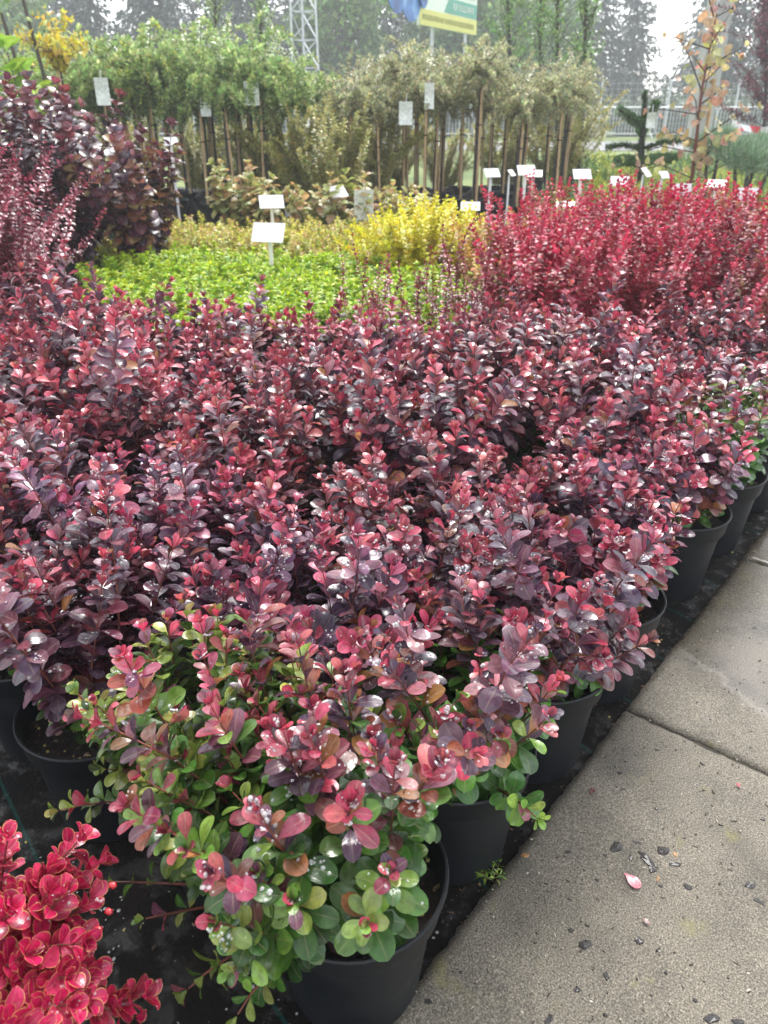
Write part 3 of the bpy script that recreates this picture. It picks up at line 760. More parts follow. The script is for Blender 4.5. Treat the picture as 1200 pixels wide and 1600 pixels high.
for px, py, Y in ((176, 1383, .60), (170, 1424, .59), (154, 1452, .57)):
    b = rel(px, py, Y)
    e = mesh_np('berry', ICO_V*np.array([.0045, .0045, .0075]), ICO_F, True, mat=M['berry']); 
    link('berry', e, croot, loc=b, rot=(R(70), 0, R(60)))

# ------------------------------------------------------------------ shrubs behind the bed: one builder, many kinds
def shrub(name, loc, seed, label, cat='shrub', group=None, pot=0.0, n=20, height=.4, spread=40, lean=(0, 0), base_r=.05, base_z=.2, mat='leaf', tpl='barb_far', stem='stem_red', cols=None, w=None, tipcols=None, tipw=None, tipn=2, jit=.2, prune=None, **k):
    r = np.random.default_rng(seed)
    root = empty(name, loc, 0, label, cat, group)
    if pot: add_pot(root, False, 0, pot)
    S = Shoots(r)
    for i in range(n):
        th = R(spread)*math.sqrt((i+.5)/n)*r.uniform(.85, 1.1); ph = i*2.39996+r.normal(0, .3)
        d = (math.sin(th)*math.cos(ph)+lean[0], math.sin(th)*math.sin(ph)+lean[1], math.cos(th))
        q = base_r*r.uniform(.2, 1)
        S.shoot((q*math.cos(ph), q*math.sin(ph), base_z), d, height*r.uniform(.7, 1.1), **k)
    P, Mx, t, top = S.arrays()
    C = palette(r, len(P), cols, w, jit)
    if tipcols is not None:
        m = (top <= tipn) & (r.uniform(size=len(P)) < .8); C[m] = palette(r, m.sum(), tipcols, tipw, jit)
    C = np.clip(C, .004, .85)
    link('foliage', leaf_mesh('foliage', tpl, Mx, P, C, M[mat]), root, kind='stuff')
    link('stems', S.stem_mesh('stems', M[stem], 4, 3), root, kind='stuff')
    return root

def spread_copies(protos, spots, labels=None, seed=5, smin=.92, smax=1.08, zs=(.95, 1.06), turn=3.14):
    """first use moves the prototype itself, later uses copy it with its parts"""
    r = np.random.default_rng(seed); used = [False]*len(protos); out = []
    for i, (x, y) in enumerate(spots):
        j = i % len(protos)
        o = protos[j] if not used[j] else copy_tree(protos[j]); used[j] = True
        sc = r.uniform(smin, smax); o.location = (x, y, 0); o.rotation_euler = (0, 0, r.uniform(-turn, turn)); o.scale = (sc, sc, sc*r.uniform(*zs))
        if labels and labels[i]: o['label'] = labels[i]
        out.append(o)
    return out

# red mass on the right
REDB = [(0.46, 0.016, 0.065), (0.34, 0.012, 0.045), (0.58, 0.03, 0.10), (0.22, 0.012, 0.03), (0.40, 0.08, 0.06)]
protos = [shrub('red_barberry', (0, 0, 0), 400+j, 'upright red barberry packed in the red block behind the purple bed', 'shrub', 'red barberries in one block', n=24, height=.50+.04*(j % 3), spread=26, base_r=.08, mat='leaf_soft', cols=REDB if j < 3 else [[(0.20, .012, .035), (.30, .02, .05), (.14, .01, .028), (.26, .03, .04), (.36, .03, .06)], [(0.42, .03, .07), (.46, .10, .07), (.38, .16, .07), (.26, .20, .06), (.5, .05, .08)]][j-3], w=[4, 3, 3, 2, 1], tipcols=[(0.55, .04, .09), (0.40, .02, .06)], rise=.3, step=.019, per=4, leaf=(.021, .034), start=.12, ang=(35, 75), tip=.6, wob=.4, rad=.0018, wf=(1.0, 1.3)) for j in range(5)]
spots = []
rr_ = np.random.default_rng(31)
for b in range(6):
    for a in range(9):
        y = 3.42+b*.30+rr_.normal(0, .03); x = .66+a*.29+.06*b+(.12 if b % 2 else 0)+rr_.normal(0, .07)
        if x < .6+.10*(y-3.4) or x > .28+y*.52: continue
        spots.append((x, y))
spread_copies(protos, spots, seed=9, smin=.9, smax=1.12, zs=(.88, 1.12))
tall = shrub('red_barberry', (0, 0, 0), 420, 'tall dark wine-red barberry rising above the red block beside white labels', 'shrub', n=9, height=.72, spread=11, base_r=.05, cols=[(0.22, .012, .035), (.32, .018, .05), (.14, .01, .025)], rise=.5, step=.017, per=4, leaf=(.015, .024), start=.1, ang=(35, 70), wob=.25)
tall.location = (1.06, 3.95, 0)
# slim dark red shoots before the lime carpet
protos = [shrub('slim_barberry', (0, 0, 0), 430+j, 'slim open wine-red barberry at the join of the purple, lime and yellow plants', 'shrub', 'slim wine-red barberries', n=6, height=.40+.05*j, spread=20, base_r=.05, cols=[(0.24, .018, .045), (.34, .03, .06), (.17, .013, .03)], rise=.4, step=.018, per=4, leaf=(.016, .025), start=.2, ang=(40, 75), wob=.35) for j in range(3)]
spread_copies(protos, [(.06, 3.28), (.20, 3.36), (.33, 3.30), (.46, 3.42), (-.08, 3.30), (.56, 3.36), (.42, 3.75)], seed=4)
# red column at the far left
protos = [shrub('red_barberry', (0, 0, 0), 440+j, 'dusky rose-red barberry standing in front of the smoke bushes', 'shrub', 'rose-red barberries by the smoke bushes', n=34, height=[.90, .80][j], spread=25, base_r=.07, cols=[(0.30, .04, .08), (.20, .03, .06), (.40, .07, .12), (.14, .03, .05)], rise=.4, step=.02, per=4, leaf=(.020, .034), start=.1, ang=(40, 80), wob=.5, wf=(1.0, 1.3), rad=.0018) for j in range(2)]
spread_copies(protos, [(-1.70, 3.70), (-1.95, 3.95), (-1.82, 3.50)], seed=6, smin=.97, smax=1.02)

# smoke bushes: large round wine-dark leaves
SMOKE = [(0.055, 0.020, 0.040), (0.085, 0.026, 0.045), (0.13, 0.035, 0.05), (0.04, 0.018, 0.034)]
for j, (x, y, h, sp) in enumerate([(-2.50, 5.25, .90, 34), (-2.02, 5.2, .98, 32), (-1.58, 5.25, .86, 36), (-2.85, 5.7, .92, 32), (-2.25, 5.75, 1.02, 30)]):
    lab = ['purple smoke bush at the far end of the smoke bush group by rose-red barberry', 'tallest purple smoke bush with dark red top leaves in the middle of its group', 'smaller smoke bush with bronze and tan leaves beside the yellow-green spiraea', 'purple smoke bush standing behind the end one of its group', 'purple smoke bush standing behind the tallest one of its group'][j]
    cols = SMOKE if j != 2 else SMOKE+[(0.26, .16, .07), (.30, .12, .08)]
    shrub('smoke_bush', (x, y, 0), 450+j, lab, 'shrub', pot=1.25, n=24, height=h, spread=sp, base_r=.06, base_z=.26, tpl='round', cols=cols, tipcols=[(0.16, .03, .05), (.11, .03, .05), (.22, .05, .06)], rise=.35, step=.055, per=4, leaf=(.065, .105), start=.22, ang=(45, 85), tip=.7, wob=.3, rad=.006, flat=.15, tipn=1)

# lime carpet and its yellower neighbour
LIMES = [(0.30, 0.50, 0.025), (0.23, 0.44, 0.03), (0.40, 0.55, 0.035), (0.16, 0.36, 0.04)]
protos = [shrub('lime_spiraea', (0, 0, 0), 470+j, 'low bright lime green spiraea in the carpet between purple bed and white labels', 'shrub', 'lime green spiraeas', n=64, height=.22, spread=66, base_r=.12, base_z=.15, mat='leaf_soft', tpl='lance', stem='stem_green', cols=LIMES, tipcols=[(0.46, .56, .03), (.38, .52, .035)], rise=.4, step=.017, per=6, leaf=(.026, .042), start=.3, ang=(40, 80), tip=.75, wob=.3, wf=(1.2, 1.8), flat=.3) for j in range(4)]
spots = []
for b in range(6):
    for a in range(9):
        y = 3.42+b*.30+rr_.normal(0, .03); x = -1.55+a*.29+(.14 if b % 2 else 0)+rr_.normal(0, .03)
        if x < -(y*.36)-.12 or x > .30-.02*b: continue
        spots.append((x, y))
spread_copies(protos, spots, seed=12, smin=.98, smax=1.15)
YG = [(0.48, 0.54, 0.06), (0.56, 0.58, 0.07), (0.38, 0.48, 0.07), (0.54, .46, .10)]
protos = [shrub('golden_spiraea', (0, 0, 0), 480+j, 'low yellow-green spiraea with pinkish tips behind the lime carpet', 'shrub', 'golden spiraeas', n=56, height=.25, spread=62, base_r=.12, base_z=.17, mat='leaf_soft', tpl='tri', stem='stem_green', cols=YG, tipcols=[(.58, .50, .12), (.62, .60, .08), (.55, .34, .16)], rise=.4, step=.016, per=6, leaf=(.024, .04), start=.3, ang=(35, 78), wob=.35, wf=(1.4, 2.0), flat=.3) for j in range(3)]
spots = [(-1.72+a*.33+(.15 if b % 2 else 0), 5.42+b*.34) for b in range(3) for a in range(6)]
spread_copies(protos, spots, seed=13)

# yellow barberries
YEL = [(0.78, 0.66, 0.02), (0.68, 0.62, 0.03), (0.82, 0.72, 0.05), (0.56, 0.56, 0.05)]
protos = [shrub('yellow_barberry', (0, 0, 0), 490+j, ['dense bright yellow barberry between lime spiraea and red block', 'yellow barberry flushed peach and orange between lime spiraea and red block'][j // 2], 'shrub', ['bright yellow barberries', 'peach-flushed yellow barberries'][j // 2], n=30, height=.40+.05*(j % 2), spread=28, base_r=.10, base_z=.16, mat='leaf_soft', stem='stem_red', cols=YEL if j < 2 else [(0.60, .42, .06), (.62, .34, .10), (.50, .46, .06), (.55, .25, .12)], rise=.4, step=.018, per=5, leaf=(.023, .037), start=.1, ang=(38, 78), wob=.35, wf=(1.0, 1.3), rad=.0016) for j in range(4)]
ys = [(.05, 4.9), (.60, 4.4), (.36, 5.0), (.85, 4.7), (.02, 5.2), (.72, 4.85), (.30, 5.35), (1.02, 5.0), (.58, 5.3), (.90, 5.3), (.20, 4.7), (.50, 4.75), (1.25, 5.45), (1.5, 5.6)]
used = [0]*4
spread_copies([protos[0], protos[2], protos[1], protos[3]], ys, seed=14)

# ------------------------------------------------------------------ grafted standards: stem, bamboo cane, head
def standard(name, seed, label, group, trunk_h, head_n, head_len, droop, cols, spread, leaf, tpl='tri', up=.5, head_z=.1, step=.03, per=5, mat='leaf_soft', cane=True, start=.05, wf=(1.3, 2.0), cat='tree', tipcols=None):
    r = np.random.default_rng(seed); root = empty(name, (0, 0, 0), 0, label, cat, group)
    add_pot(root, False, 0, 1.15)
    lx, ly = r.normal(0, .02, 2)
    pts = [(0, 0, .2), (lx*.4+r.normal(0, .006), ly*.4, .2+trunk_h*.45), (lx, ly, .2+trunk_h)]
    MB().tube(pts, [.015, .013, .012], 7).obj('trunk', M['bark_dark'], root)
    if cane:
        a = r.uniform(-2.6, -.5); cx, cy = .035*math.cos(a), .035*math.sin(a)
        MB().tube([(cx*1.6, cy*1.6, .15), (lx+cx*.5, ly+cy*.5, .2+trunk_h*1.02)], .0125, 6).obj('bamboo_cane', M['bamboo'], root)
        MB().lathe([(.03, -.006), (.034, 0), (.03, .006)], 10, (lx*.6+cx*.4, ly*.6+cy*.4, .2+trunk_h*.62)).obj('tie', M['pot'], root)
    S = Shoots(r)
    for i in range(head_n):
        th = R(spread)*math.sqrt((i+.5)/head_n)*r.uniform(.8, 1.1); ph = i*2.39996+r.normal(0, .3)
        S.shoot((lx, ly, .2+trunk_h-.12*r.uniform()*head_z/.1), (math.sin(th)*math.cos(ph), math.sin(th)*math.sin(ph), math.cos(th)*up+.1), head_len*r.uniform(.6, 1.15), rise=0, droop=droop, step=step, per=per, leaf=leaf, start=start, ang=(35, 70), wob=.45, wf=wf, rad=.0035)
    P, Mx, t, top = S.arrays(); C = palette(r, len(P), cols, None, .25)
    if tipcols is not None:
        m = (top <= 2); C[m] = palette(r, m.sum(), tipcols)
    cr = link('crown', leaf_mesh('crown', tpl, Mx, P, np.clip(C, .01, .8), M[mat]), root)
    link('twigs', S.stem_mesh('twigs', M['bark_dark'], 4, 4), root, kind='stuff')
    return root
SILV = [(0.46, 0.46, 0.24), (0.36, 0.38, 0.20), (0.56, 0.52, 0.30), (0.28, 0.32, 0.17)]
protos = [standard('weeping_standard', 500+j, 'weeping tree with silvery olive head on cane-tied stem in the umbrella-headed group', 'silver umbrella-headed standards', 1.02+.05*j, 60, .40, 1.7, SILV, 85, (.026, .044), up=.65, step=.026) for j in range(4)]
spots = []
for b in range(5):
    for a in range(6):
        spots.append((-.42+a*.43+.10*b+rr_.normal(0, .07), 8.6+b*.42+rr_.normal(0, .06)))
spread_copies(protos, spots, seed=15, smin=.97, smax=1.05, turn=.7)
GRN = [(0.28, 0.40, 0.13), (0.36, 0.47, 0.16), (0.20, 0.31, 0.10), (0.44, 0.52, 0.22)]
protos = [standard('weeping_standard', 510+j, 'cane-tied standard tree with hanging light green head behind the smoke bushes', 'green-headed standards', 1.02+.06*j, 56, .62, 2.6, GRN, 75, (.034, .06), up=.9, tpl='tri', tipcols=[(0.34, .44, .14), (.5, .5, .08)] if j == 3 else None) for j in range(4)]
spots = [(-3.55+a*.40+rr_.normal(0, .07)+.06*b, 8.5+b*.5+rr_.normal(0, .06)) for b in range(4) for a in range(7)]
spread_copies(protos, spots, seed=16, smin=.97, smax=1.06, turn=.7)
y1 = standard('weeping_standard', 520, 'standard tree with golden yellow leaves at its head above the smoke bushes', None, 1.36, 22, .42, .8, [(0.75, .55, .03), (.65, .52, .06), (.55, .5, .1)], 60, (.05, .08), up=1.0, step=.05, per=4)
y1.location = (-2.93, 8.0, 0)

# feathery shrubs, hydrangea-like plants between the two groups
protos = [shrub('feathery_shrub', (0, 0, 0), 530+j, 'loose feathery olive-yellow shrub between the two groups of standards', 'shrub', 'feathery olive shrubs', n=34, height=.95+.1*j, spread=34, base_r=.12, base_z=.2, mat='leaf_soft', tpl='tri', stem='bark', cols=[(0.44, .42, .10), (.36, .37, .09), (.50, .42, .15), (.28, .32, .08)], tipcols=[(.55, .52, .18)], rise=.3, step=.026, per=7, leaf=(.035, .06), start=.08, ang=(30, 70), wob=.5, wf=(1.2, 1.8), rad=.0025) for j in range(3)]
spread_copies(protos, [(-.95, 8.8), (-.55, 8.3), (-.2, 9.0), (-1.1, 9.6), (-.5, 9.7), (.1, 10.6), (.8, 11.2), (1.6, 11.4), (2.3, 11.2), (-2.4, 10.8), (-3.2, 11.0), (-1.8, 11.2), (-4.0, 11.0), (-.6, 11.4)], seed=17, smin=.9, smax=1.15)
protos = [shrub('broadleaf_shrub', (0, 0, 0), 540+j, 'broad-leaved shrub turning peach and green behind the golden spiraeas', 'shrub', 'peach and green broad-leaved shrubs', n=13, height=.46, spread=42, base_r=.08, base_z=.2, mat='leaf_soft', tpl='round', stem='bark', cols=[(0.36, .36, .10), (.46, .28, .12), (.30, .36, .09), (.42, .40, .15)], rise=.3, step=.06, per=4, leaf=(.07, .11), start=.25, ang=(50, 85), wob=.3, flat=.3, rad=.004) for j in range(2)]
spread_copies(protos, [(-.95, 6.75), (-.62, 6.9), (-.30, 6.7), (.0, 6.9), (-1.25, 7.0), (.2, 6.6)], seed=18)
big = shrub('large_leaved_tree', (-2.98, 7.2, 0), 545, 'young tree with huge lime green leaves and bare leaning stems by the smoke bushes', 'tree', pot=1.3, n=4, height=1.22, spread=13, base_r=.06, base_z=.25, mat='leaf_soft', tpl='round', stem='bark', cols=[(0.34, .50, .05), (.26, .42, .05)], rise=.2, step=.16, per=3, leaf=(.24, .36), start=.6, ang=(60, 95), wob=.15, flat=.5, rad=.012, wf=(1.0, 1.2))
for j, (px, py, Y) in enumerate([(2, 20, 7.6), (28, -30, 7.8)]):
    tp = at(px, py, Y); bs_ = (tp[0]+.28, Y, .0)
    t = empty('leaning_sapling', bs_, 0, ['thin bare sapling stem leaning over the huge lime leaves, darker', 'thin bare sapling stem leaning over the huge lime leaves, taller'][j], 'sapling')
    MB().tube([(0, 0, 0), (-.13, 0, .7), (tp[0]-bs_[0], 0, tp[2])], [.022, .02, .014], 7).obj('trunk', M['bark'], t)
    S = Shoots(np.random.default_rng(60+j))
    for i in range(5): S.shoot((tp[0]-bs_[0], 0, tp[2]-.05*i), (rng.normal(), rng.normal(), .5), .3, step=.05, per=3, leaf=(.05, .08), start=.4)
    P, Mx, tt, top = S.arrays(); link('crown', leaf_mesh('crown', 'round', Mx, P, palette(rng, len(P), GRN), M['leaf_soft']), t)

# low green and yellow rows in the sales field on the right
protos = [shrub('low_juniper', (0, 0, 0), 550+j, ['low fresh green conifer in the field rows behind the red block', 'low yellow-green conifer in the field rows behind the red block'][j % 2], 'shrub', ['green low conifers', 'yellow low conifers'][j % 2], n=40, height=.34, spread=70, base_r=.1, base_z=.15, mat='needle', tpl='tri', stem='bark', cols=[[(0.14, .27, .06), (.20, .34, .07), (.10, .2, .05)], [(0.40, .46, .06), (.50, .50, .07), (.30, .38, .06)]][j % 2], rise=.35, step=.028, per=6, leaf=(.035, .06), start=.2, ang=(25, 60), wob=.4) for j in range(4)]
spots = []
for b in range(9):
    for a in range(11):
        y = 6.2+b*.85+rr_.normal(0, .1); x = 1.5+a*.52+.25*b*.6+rr_.normal(0, .08)
        if x > .35+y*.47: continue
        if x < 2.5 and y > 8.0 and y < 10.8: continue
        spots.append((x, y))
spread_copies(protos, spots, seed=19, smin=.9, smax=1.3)

# ------------------------------------------------------------------ araucaria, topiary pines, saplings, pole
def needles_on(path_pts, r, rad, n, leaf, lean=.6):
    """short stiff leaves around a thick shoot"""
    P = []; D = []; Nn = []
    pts = np.array(path_pts, float); seg = np.diff(pts, axis=0); L = np.linalg.norm(seg, axis=1); cum = np.concatenate([[0], np.cumsum(L)])
    for _ in range(n):
        s = r.uniform(0, cum[-1]); i = min(len(L)-1, np.searchsorted(cum, s)-1 if s > 0 else 0); Tn = seg[i]/L[i]; p = pts[i]+Tn*(s-cum[i])
        v = r.normal(size=3); v = v-Tn*v.dot(Tn); v /= np.linalg.norm(v)
        P.append(p+v*rad*.4); D.append(v+Tn*lean); Nn.append(Tn)
    P, D, Nn = map(np.array, (P, D, Nn))
    return P, leaf_axes(D, Nn, r.uniform(leaf[0], leaf[1], n))
def araucaria():
    r = np.random.default_rng(610); Y = 8.2
    a = lambda x, y, dy=0: np.array(at(x, y, Y+dy))
    b0 = a(1000, 285); root = empty('monkey_puzzle_tree', (b0[0], Y, 0), 0, 'young monkey puzzle tree with stiff spiky upturned arms in the sales field', 'tree')
    o = np.array([b0[0], Y, 0])
    trunk = [a(1000, 300)-o, a(1002, 230)-o, a(1006, 190)-o, a(1008, 142)-o]
    arms = [[a(1002, 232)-o, a(975, 226, .05)-o, a(948, 230, .1)-o], [a(1002, 234)-o, a(1035, 222, -.05)-o, a(1070, 219, -.1)-o], [a(1006, 196)-o, a(985, 184, -.1)-o, a(967, 171, -.15)-o], [a(1006, 196)-o, a(1018, 182, .1)-o, a(1025, 160, .15)-o],
            [a(1001, 252)-o, a(975, 250, -.2)-o, a(965, 252, -.35)-o], [a(1001, 252)-o, a(1030, 247, .2)-o, a(1055, 246, .3)-o], [a(1004, 205)-o, a(1002, 200, .35)-o, a(1000, 192, .55)-o]]
    MB().tube(trunk, [.035, .03, .025, .012], 7).obj('trunk', M['bark_dark'], root)
    for pth in [trunk]+arms:
        n = int(420*np.linalg.norm(np.array(pth[-1])-np.array(pth[0]))/.3)
        P, Mx = needles_on(pth, r, .03, n, (.035, .055), .7)
        lk = link('branch', leaf_mesh('branch', 'tri', Mx, P, palette(r, n, [(0.05, .12, .04), (.08, .17, .05), (.12, .22, .07)]), M['needle']), root, kind='stuff')
        if pth is not trunk: MB().tube(pth, [.02, .016, .01], 6).obj('limb', M['bark_dark'], lk)
araucaria()
def pine(px, pads, Y, seed, label):
    r = np.random.default_rng(seed); b = at(px, 290, Y); root = empty('topiary_pine', (b[0], Y, 0), 0, label, 'tree')
    add_pot(root, False, 0, 1.2); o = np.array([b[0], Y, 0]); P = []; Mx = []
    for (x, y, rx, dy) in pads:
        c = np.array(at(x, y, Y+dy))-o
        MB().tube([(0, 0, .2), (c*.5+np.array([0, 0, .05])), c-np.array([0, 0, .03])], [.022, .018, .012], 6).obj('trunk', M['bark'], root)
        n = 900; v = unit(r.normal(size=(n, 3)))*r.uniform(.4, 1, (n, 1))**.5; q = v*np.array([rx, rx, rx*.5])
        P.append(c+q); Mx.append(leaf_axes(v+np.array([0, 0, .8])+r.normal(0, .5, (n, 3)), r.normal(size=(n, 3)), r.uniform(.05, .09, n)))
    P = np.concatenate(P); Mx = np.concatenate(Mx)
    link('crown', leaf_mesh('crown', 'needle', Mx, P, palette(r, len(P), [(0.22, .32, .20), (.16, .26, .15), (.30, .40, .26)]), M['needle']), root)
pine(1112, [(1106, 228, .13, 0), (1128, 215, .10, .1)], 7.6, 620, 'small topiary pine with two blue-green pads left of the larger topiary pine')
pine(1165, [(1150, 240, .17, 0), (1185, 232, .16, .15), (1172, 252, .19, -.1), (1208, 250, .18, 0)], 7.0, 621, 'larger topiary pine with several wide blue-green pads on forked trunks')

def sapling(name, px, py_top, Y, seed, label, cols, n, blen, leaf, spread, lo, base_px=None, tpl='tri', h_extra=0, trunk_r=.03, stake=False, step=.05, per=3, droop=.3, mat='leaf_soft', trunk='bark'):
    r = np.random.default_rng(seed); tp = np.array(at(px, py_top, Y)); bx = at(base_px or px, 260, Y)[0]
    root = empty(name, (bx, Y, 0), 0, label, 'tree'); H = tp[2]+h_extra; dx = tp[0]-bx
    add_pot(root, False, 0, 1.3)
    tr = [(0, 0, .2), (dx*.3+.02, .01, H*.35), (dx*.7-.02, 0, H*.7), (dx, 0, H)]
    MB().tube(tr, [trunk_r, trunk_r*.85, trunk_r*.6, trunk_r*.25], 7).obj('trunk', M[trunk], root)
    if stake: MB().tube([(.1, .03, 0), (dx*.6+.08, .03, H*.75)], .016, 6).obj('stake', M['bamboo'], root)
    S = Shoots(r)
    for i in range(n):
        f = lo+(1-lo)*(i+r.uniform())/n; x = np.interp(f, [0, .35, .7, 1], [p[0] for p in tr]); ph = i*2.4; th = R(spread)*r.uniform(.6, 1.2)
        S.shoot((x, 0, f*H), (math.sin(th)*math.cos(ph), math.sin(th)*math.sin(ph), math.cos(th)), blen*r.uniform(.5, 1.1)*(1.2-.7*f), rise=.2, droop=droop, step=step, per=per, leaf=leaf, start=.2, ang=(40, 80), wob=.4, wf=(1.0, 1.6), rad=.006, flat=.1)
    P, Mx, t, top = S.arrays()
    link('crown', leaf_mesh('crown', tpl, Mx, P, np.clip(palette(r, len(P), cols, None, .25), .01, .8), M[mat]), root)
    link('twigs', S.stem_mesh('twigs', M['bark'], 4, 3), root, kind='stuff')
    return root
TG = [(0.12, 0.24, 0.05), (0.18, 0.32, 0.08), (0.24, 0.38, 0.10), (.09, .18, .05)]
sapling('young_tree', 918, -60, 11.2, 630, 'tall slender green tree with thin trunk beside the silver standards', TG, 46, .75, (.05, .09), 35, .38, base_px=905, h_extra=.6)
sapling('young_tree', 872, -60, 12.0, 631, 'tall slender green tree growing just behind the thin-trunked one', TG, 46, .8, (.05, .09), 35, .4, base_px=868, h_extra=.5)
sapling('young_tree', 790, -40, 13.0, 632, 'tall loose green tree rising behind the middle of the silver standards', TG, 44, .8, (.05, .09), 40, .45, base_px=800, h_extra=.6)
sapling('young_tree', 845, -40, 13.4, 633, 'tall loose green tree rising behind the outer silver standards', TG, 44, .8, (.05, .09), 40, .45, base_px=838, h_extra=.6)
sapling('young_tree', 340, -20, 13.0, 634, 'pale green young tree rising above the green-headed standards', [(0.26, .38, .12), (.20, .32, .10)], 40, .7, (.05, .08), 38, .45, h_extra=.3)
sapling('young_tree', 410, -10, 13.5, 635, 'pale green young tree rising beside the lattice mast', [(0.26, .38, .12), (.20, .32, .10)], 40, .7, (.05, .08), 38, .45, h_extra=.3)
sapling('autumn_maple', 1120, 20, 7.4, 636, 'staked sapling with tan and orange leaves in front of the concrete pole', [(0.50, .38, .18), (.52, .32, .18), (.42, .40, .16), (.46, .26, .18)], 22, .75, (.055, .095), 65, .3, base_px=1082, tpl='round', stake=True, step=.1, per=2, droop=.6, trunk_r=.02, trunk='stem_red')
sapling('purple_tree', 1192, -40, 13.0, 637, 'dark purple-leaved tree at the far side of the concrete pole', [(0.10, .022, .04), (.16, .035, .055), (.07, .02, .035)], 60, 1.1, (.06, .10), 60, .25, h_extra=.6, tpl='tri', per=4)

# concrete pole
pl = empty('utility_pole', (at(1082, 260, 16)[0], 16, 0), 0, 'pale grey concrete utility pole behind the autumn sapling', 'pole')
MB().box((0, 0, 4.2), (.36, .30, 8.4)).obj('shaft', M['pole_concrete'], pl, smooth=False)
MB().box((0, -.155, 1.6), (.20, .012, 2.4)).obj('web_strip', plain('pole_web', (.36, .35, .35), .85, .15, 4), pl, smooth=False)  # slightly darker strip laid on the shaft's near face
MB().tube([(-.12, -.2, .1), (-.12, -.2, 3.2)], .02, 6).obj('earth_wire', M['galvanised'], pl)

# ------------------------------------------------------------------ lattice mast
tb = at(481, 205, 27)
mast = empty('lattice_mast', (tb[0], 27, 0), R(8), 'pale galvanised lattice mast behind the green-headed standards', 'mast')
W_, HM = .36, 9.5
legs = [(-W_, -W_*.5), (W_, -W_*.6), (0, W_)]
for x, y in legs: MB().tube([(x*1.15, y*1.15, 0), (x*.8, y*.8, HM)], .032, 6).obj('leg', M['galvanised'], mast)
for i in range(13):
    z0, z1 = i*.72, (i+1)*.72; f0, f1 = 1.15-.35*z0/HM, 1.15-.35*z1/HM
    m = MB()
    for k in range(3):
        a, b = legs[k], legs[(k+1) % 3]
        m.tube([(a[0]*f0, a[1]*f0, z0), (b[0]*f1, b[1]*f1, z1)], .017, 5)
        m.tube([(a[0]*f1, a[1]*f1, z1), (b[0]*f1, b[1]*f1, z1)], .014, 5)
    m.obj('brace', M['galvanised'], mast, kind='stuff')

# ------------------------------------------------------------------ barriers, mesh fence, tape
def barrier(x, y, rz, k):
    b = empty('crowd_barrier', (x, y, 0), rz, 'grey steel crowd barrier in the line along the road', 'barrier', 'crowd barriers along the road')
    w, h, r0 = 1.12, 1.08, .024
    pts = [(-w, 0, .18), (-w, 0, h-.16)]+[(-w+.16-.16*math.cos(a), 0, h-.16+.16*math.sin(a)) for a in (.5, 1.05, 1.57)]+[(w-.16+.16*math.sin(a), 0, h-.16+.16*math.cos(a)) for a in (0, .5, 1.05)]+[(w, 0, h-.16), (w, 0, .18), (-w, 0, .18)]
    MB().tube(pts, r0, 6).obj('frame', M['galvanised'], b)
    for s in (-1, 1): MB().tube([(s*.9*w, -.26, .02), (s*.9*w, -.26, .03), (s*.9*w, 0, .18), (s*.9*w, .26, .03)], .02, 5).obj('foot', M['galvanised'], b)
    for i in range(17): link('bar', BAR, b, loc=(-w+(i+1)*2*w/18, 0, 0))
    return b
BAR = MB().tube([(0, 0, .18), (0, 0, 1.07)], .011, 5).mesh('bar', M['galvanised'])
bar0 = barrier(0, 33, 0, 0)
for i in range(14):
    o = bar0 if i == 0 else copy_tree(bar0)
    o.location = (-9.4+i*2.33, 33+.12*math.sin(i*2.1), 0); o.rotation_euler = (0, 0, R(1.5*math.sin(i*1.7)))
# woven wire fence behind, with posts
fence = empty('wire_fence', (0, 34.6, 0), 0, 'tall wire mesh fence on steel posts behind the crowd barriers', 'fence')
POST = MB().tube([(0, 0, 0), (0, 0, 2.05)], .045, 8).mesh('post', M['galvanised'])
for i in range(13): link('post', POST, fence, loc=(-16+i*2.7+.3, 0, 0))
fw = MB()
for z in np.arange(.1, 2.01, .2): fw.box((0, 0, z), (33, .008, .008))
for x in np.arange(-16, 16.5, .25): fw.box((x, .01, 1.0), (.006, .006, 2.0))
fw.obj('wire_mesh', M['galvanised'], fence, smooth=False, kind='stuff')
# striped warning tape tied between two stakes
tape = empty('warning_tape', (0, 0, 0), 0, 'red and white warning tape strung beside the topiary pines', 'tape')
def mat_tape():
    m, nt, bs, N, L = new_mat('red_white_tape'); tc = nd(nt, 'ShaderNodeTexCoord')
    w = nd(nt, 'ShaderNodeTexWave', Scale=1.6); w.bands_direction = 'DIAGONAL'; L.new(tc.outputs['Object'], w.inputs['Vector'])
    r = ramp(nt, w.outputs['Fac'], [(0.49, (0.75, 0.75, 0.77)), (0.51, (0.7, 0.05, 0.09))]); L.new(r.outputs[0], bs.inputs['Base Color']); bs.inputs['Roughness'].default_value = .4
    return m
t0, t1 = np.array(at(1148, 196, 12)), np.array(at(1230, 198, 12.3)); n = 24; V = []; F = []
for i in range(n):
    f = i/(n-1); p = t0*(1-f)+t1*f; p[2] -= .05*math.sin(f*math.pi); tw = .5*math.sin(f*9)
    V += [p+np.array([0, .045*math.sin(tw), .045*math.cos(tw)]), p-np.array([0, .045*math.sin(tw), .045*math.cos(tw)])]
    if i: F.append((2*i-2, 2*i, 2*i+1, 2*i-1))
link('band', mesh_np('band', V, F, True, mat=mat_tape()), tape)
link('loose_end', mesh_np('loose_end', [t0+np.array([0, -.02, .02]), t0+np.array([.08, -.03, .02]), t0+np.array([.06, -.03, -.34]), t0+np.array([-.03, -.02, -.36])], [(0, 1, 2, 3)], True, mat=M['white_card']), tape)
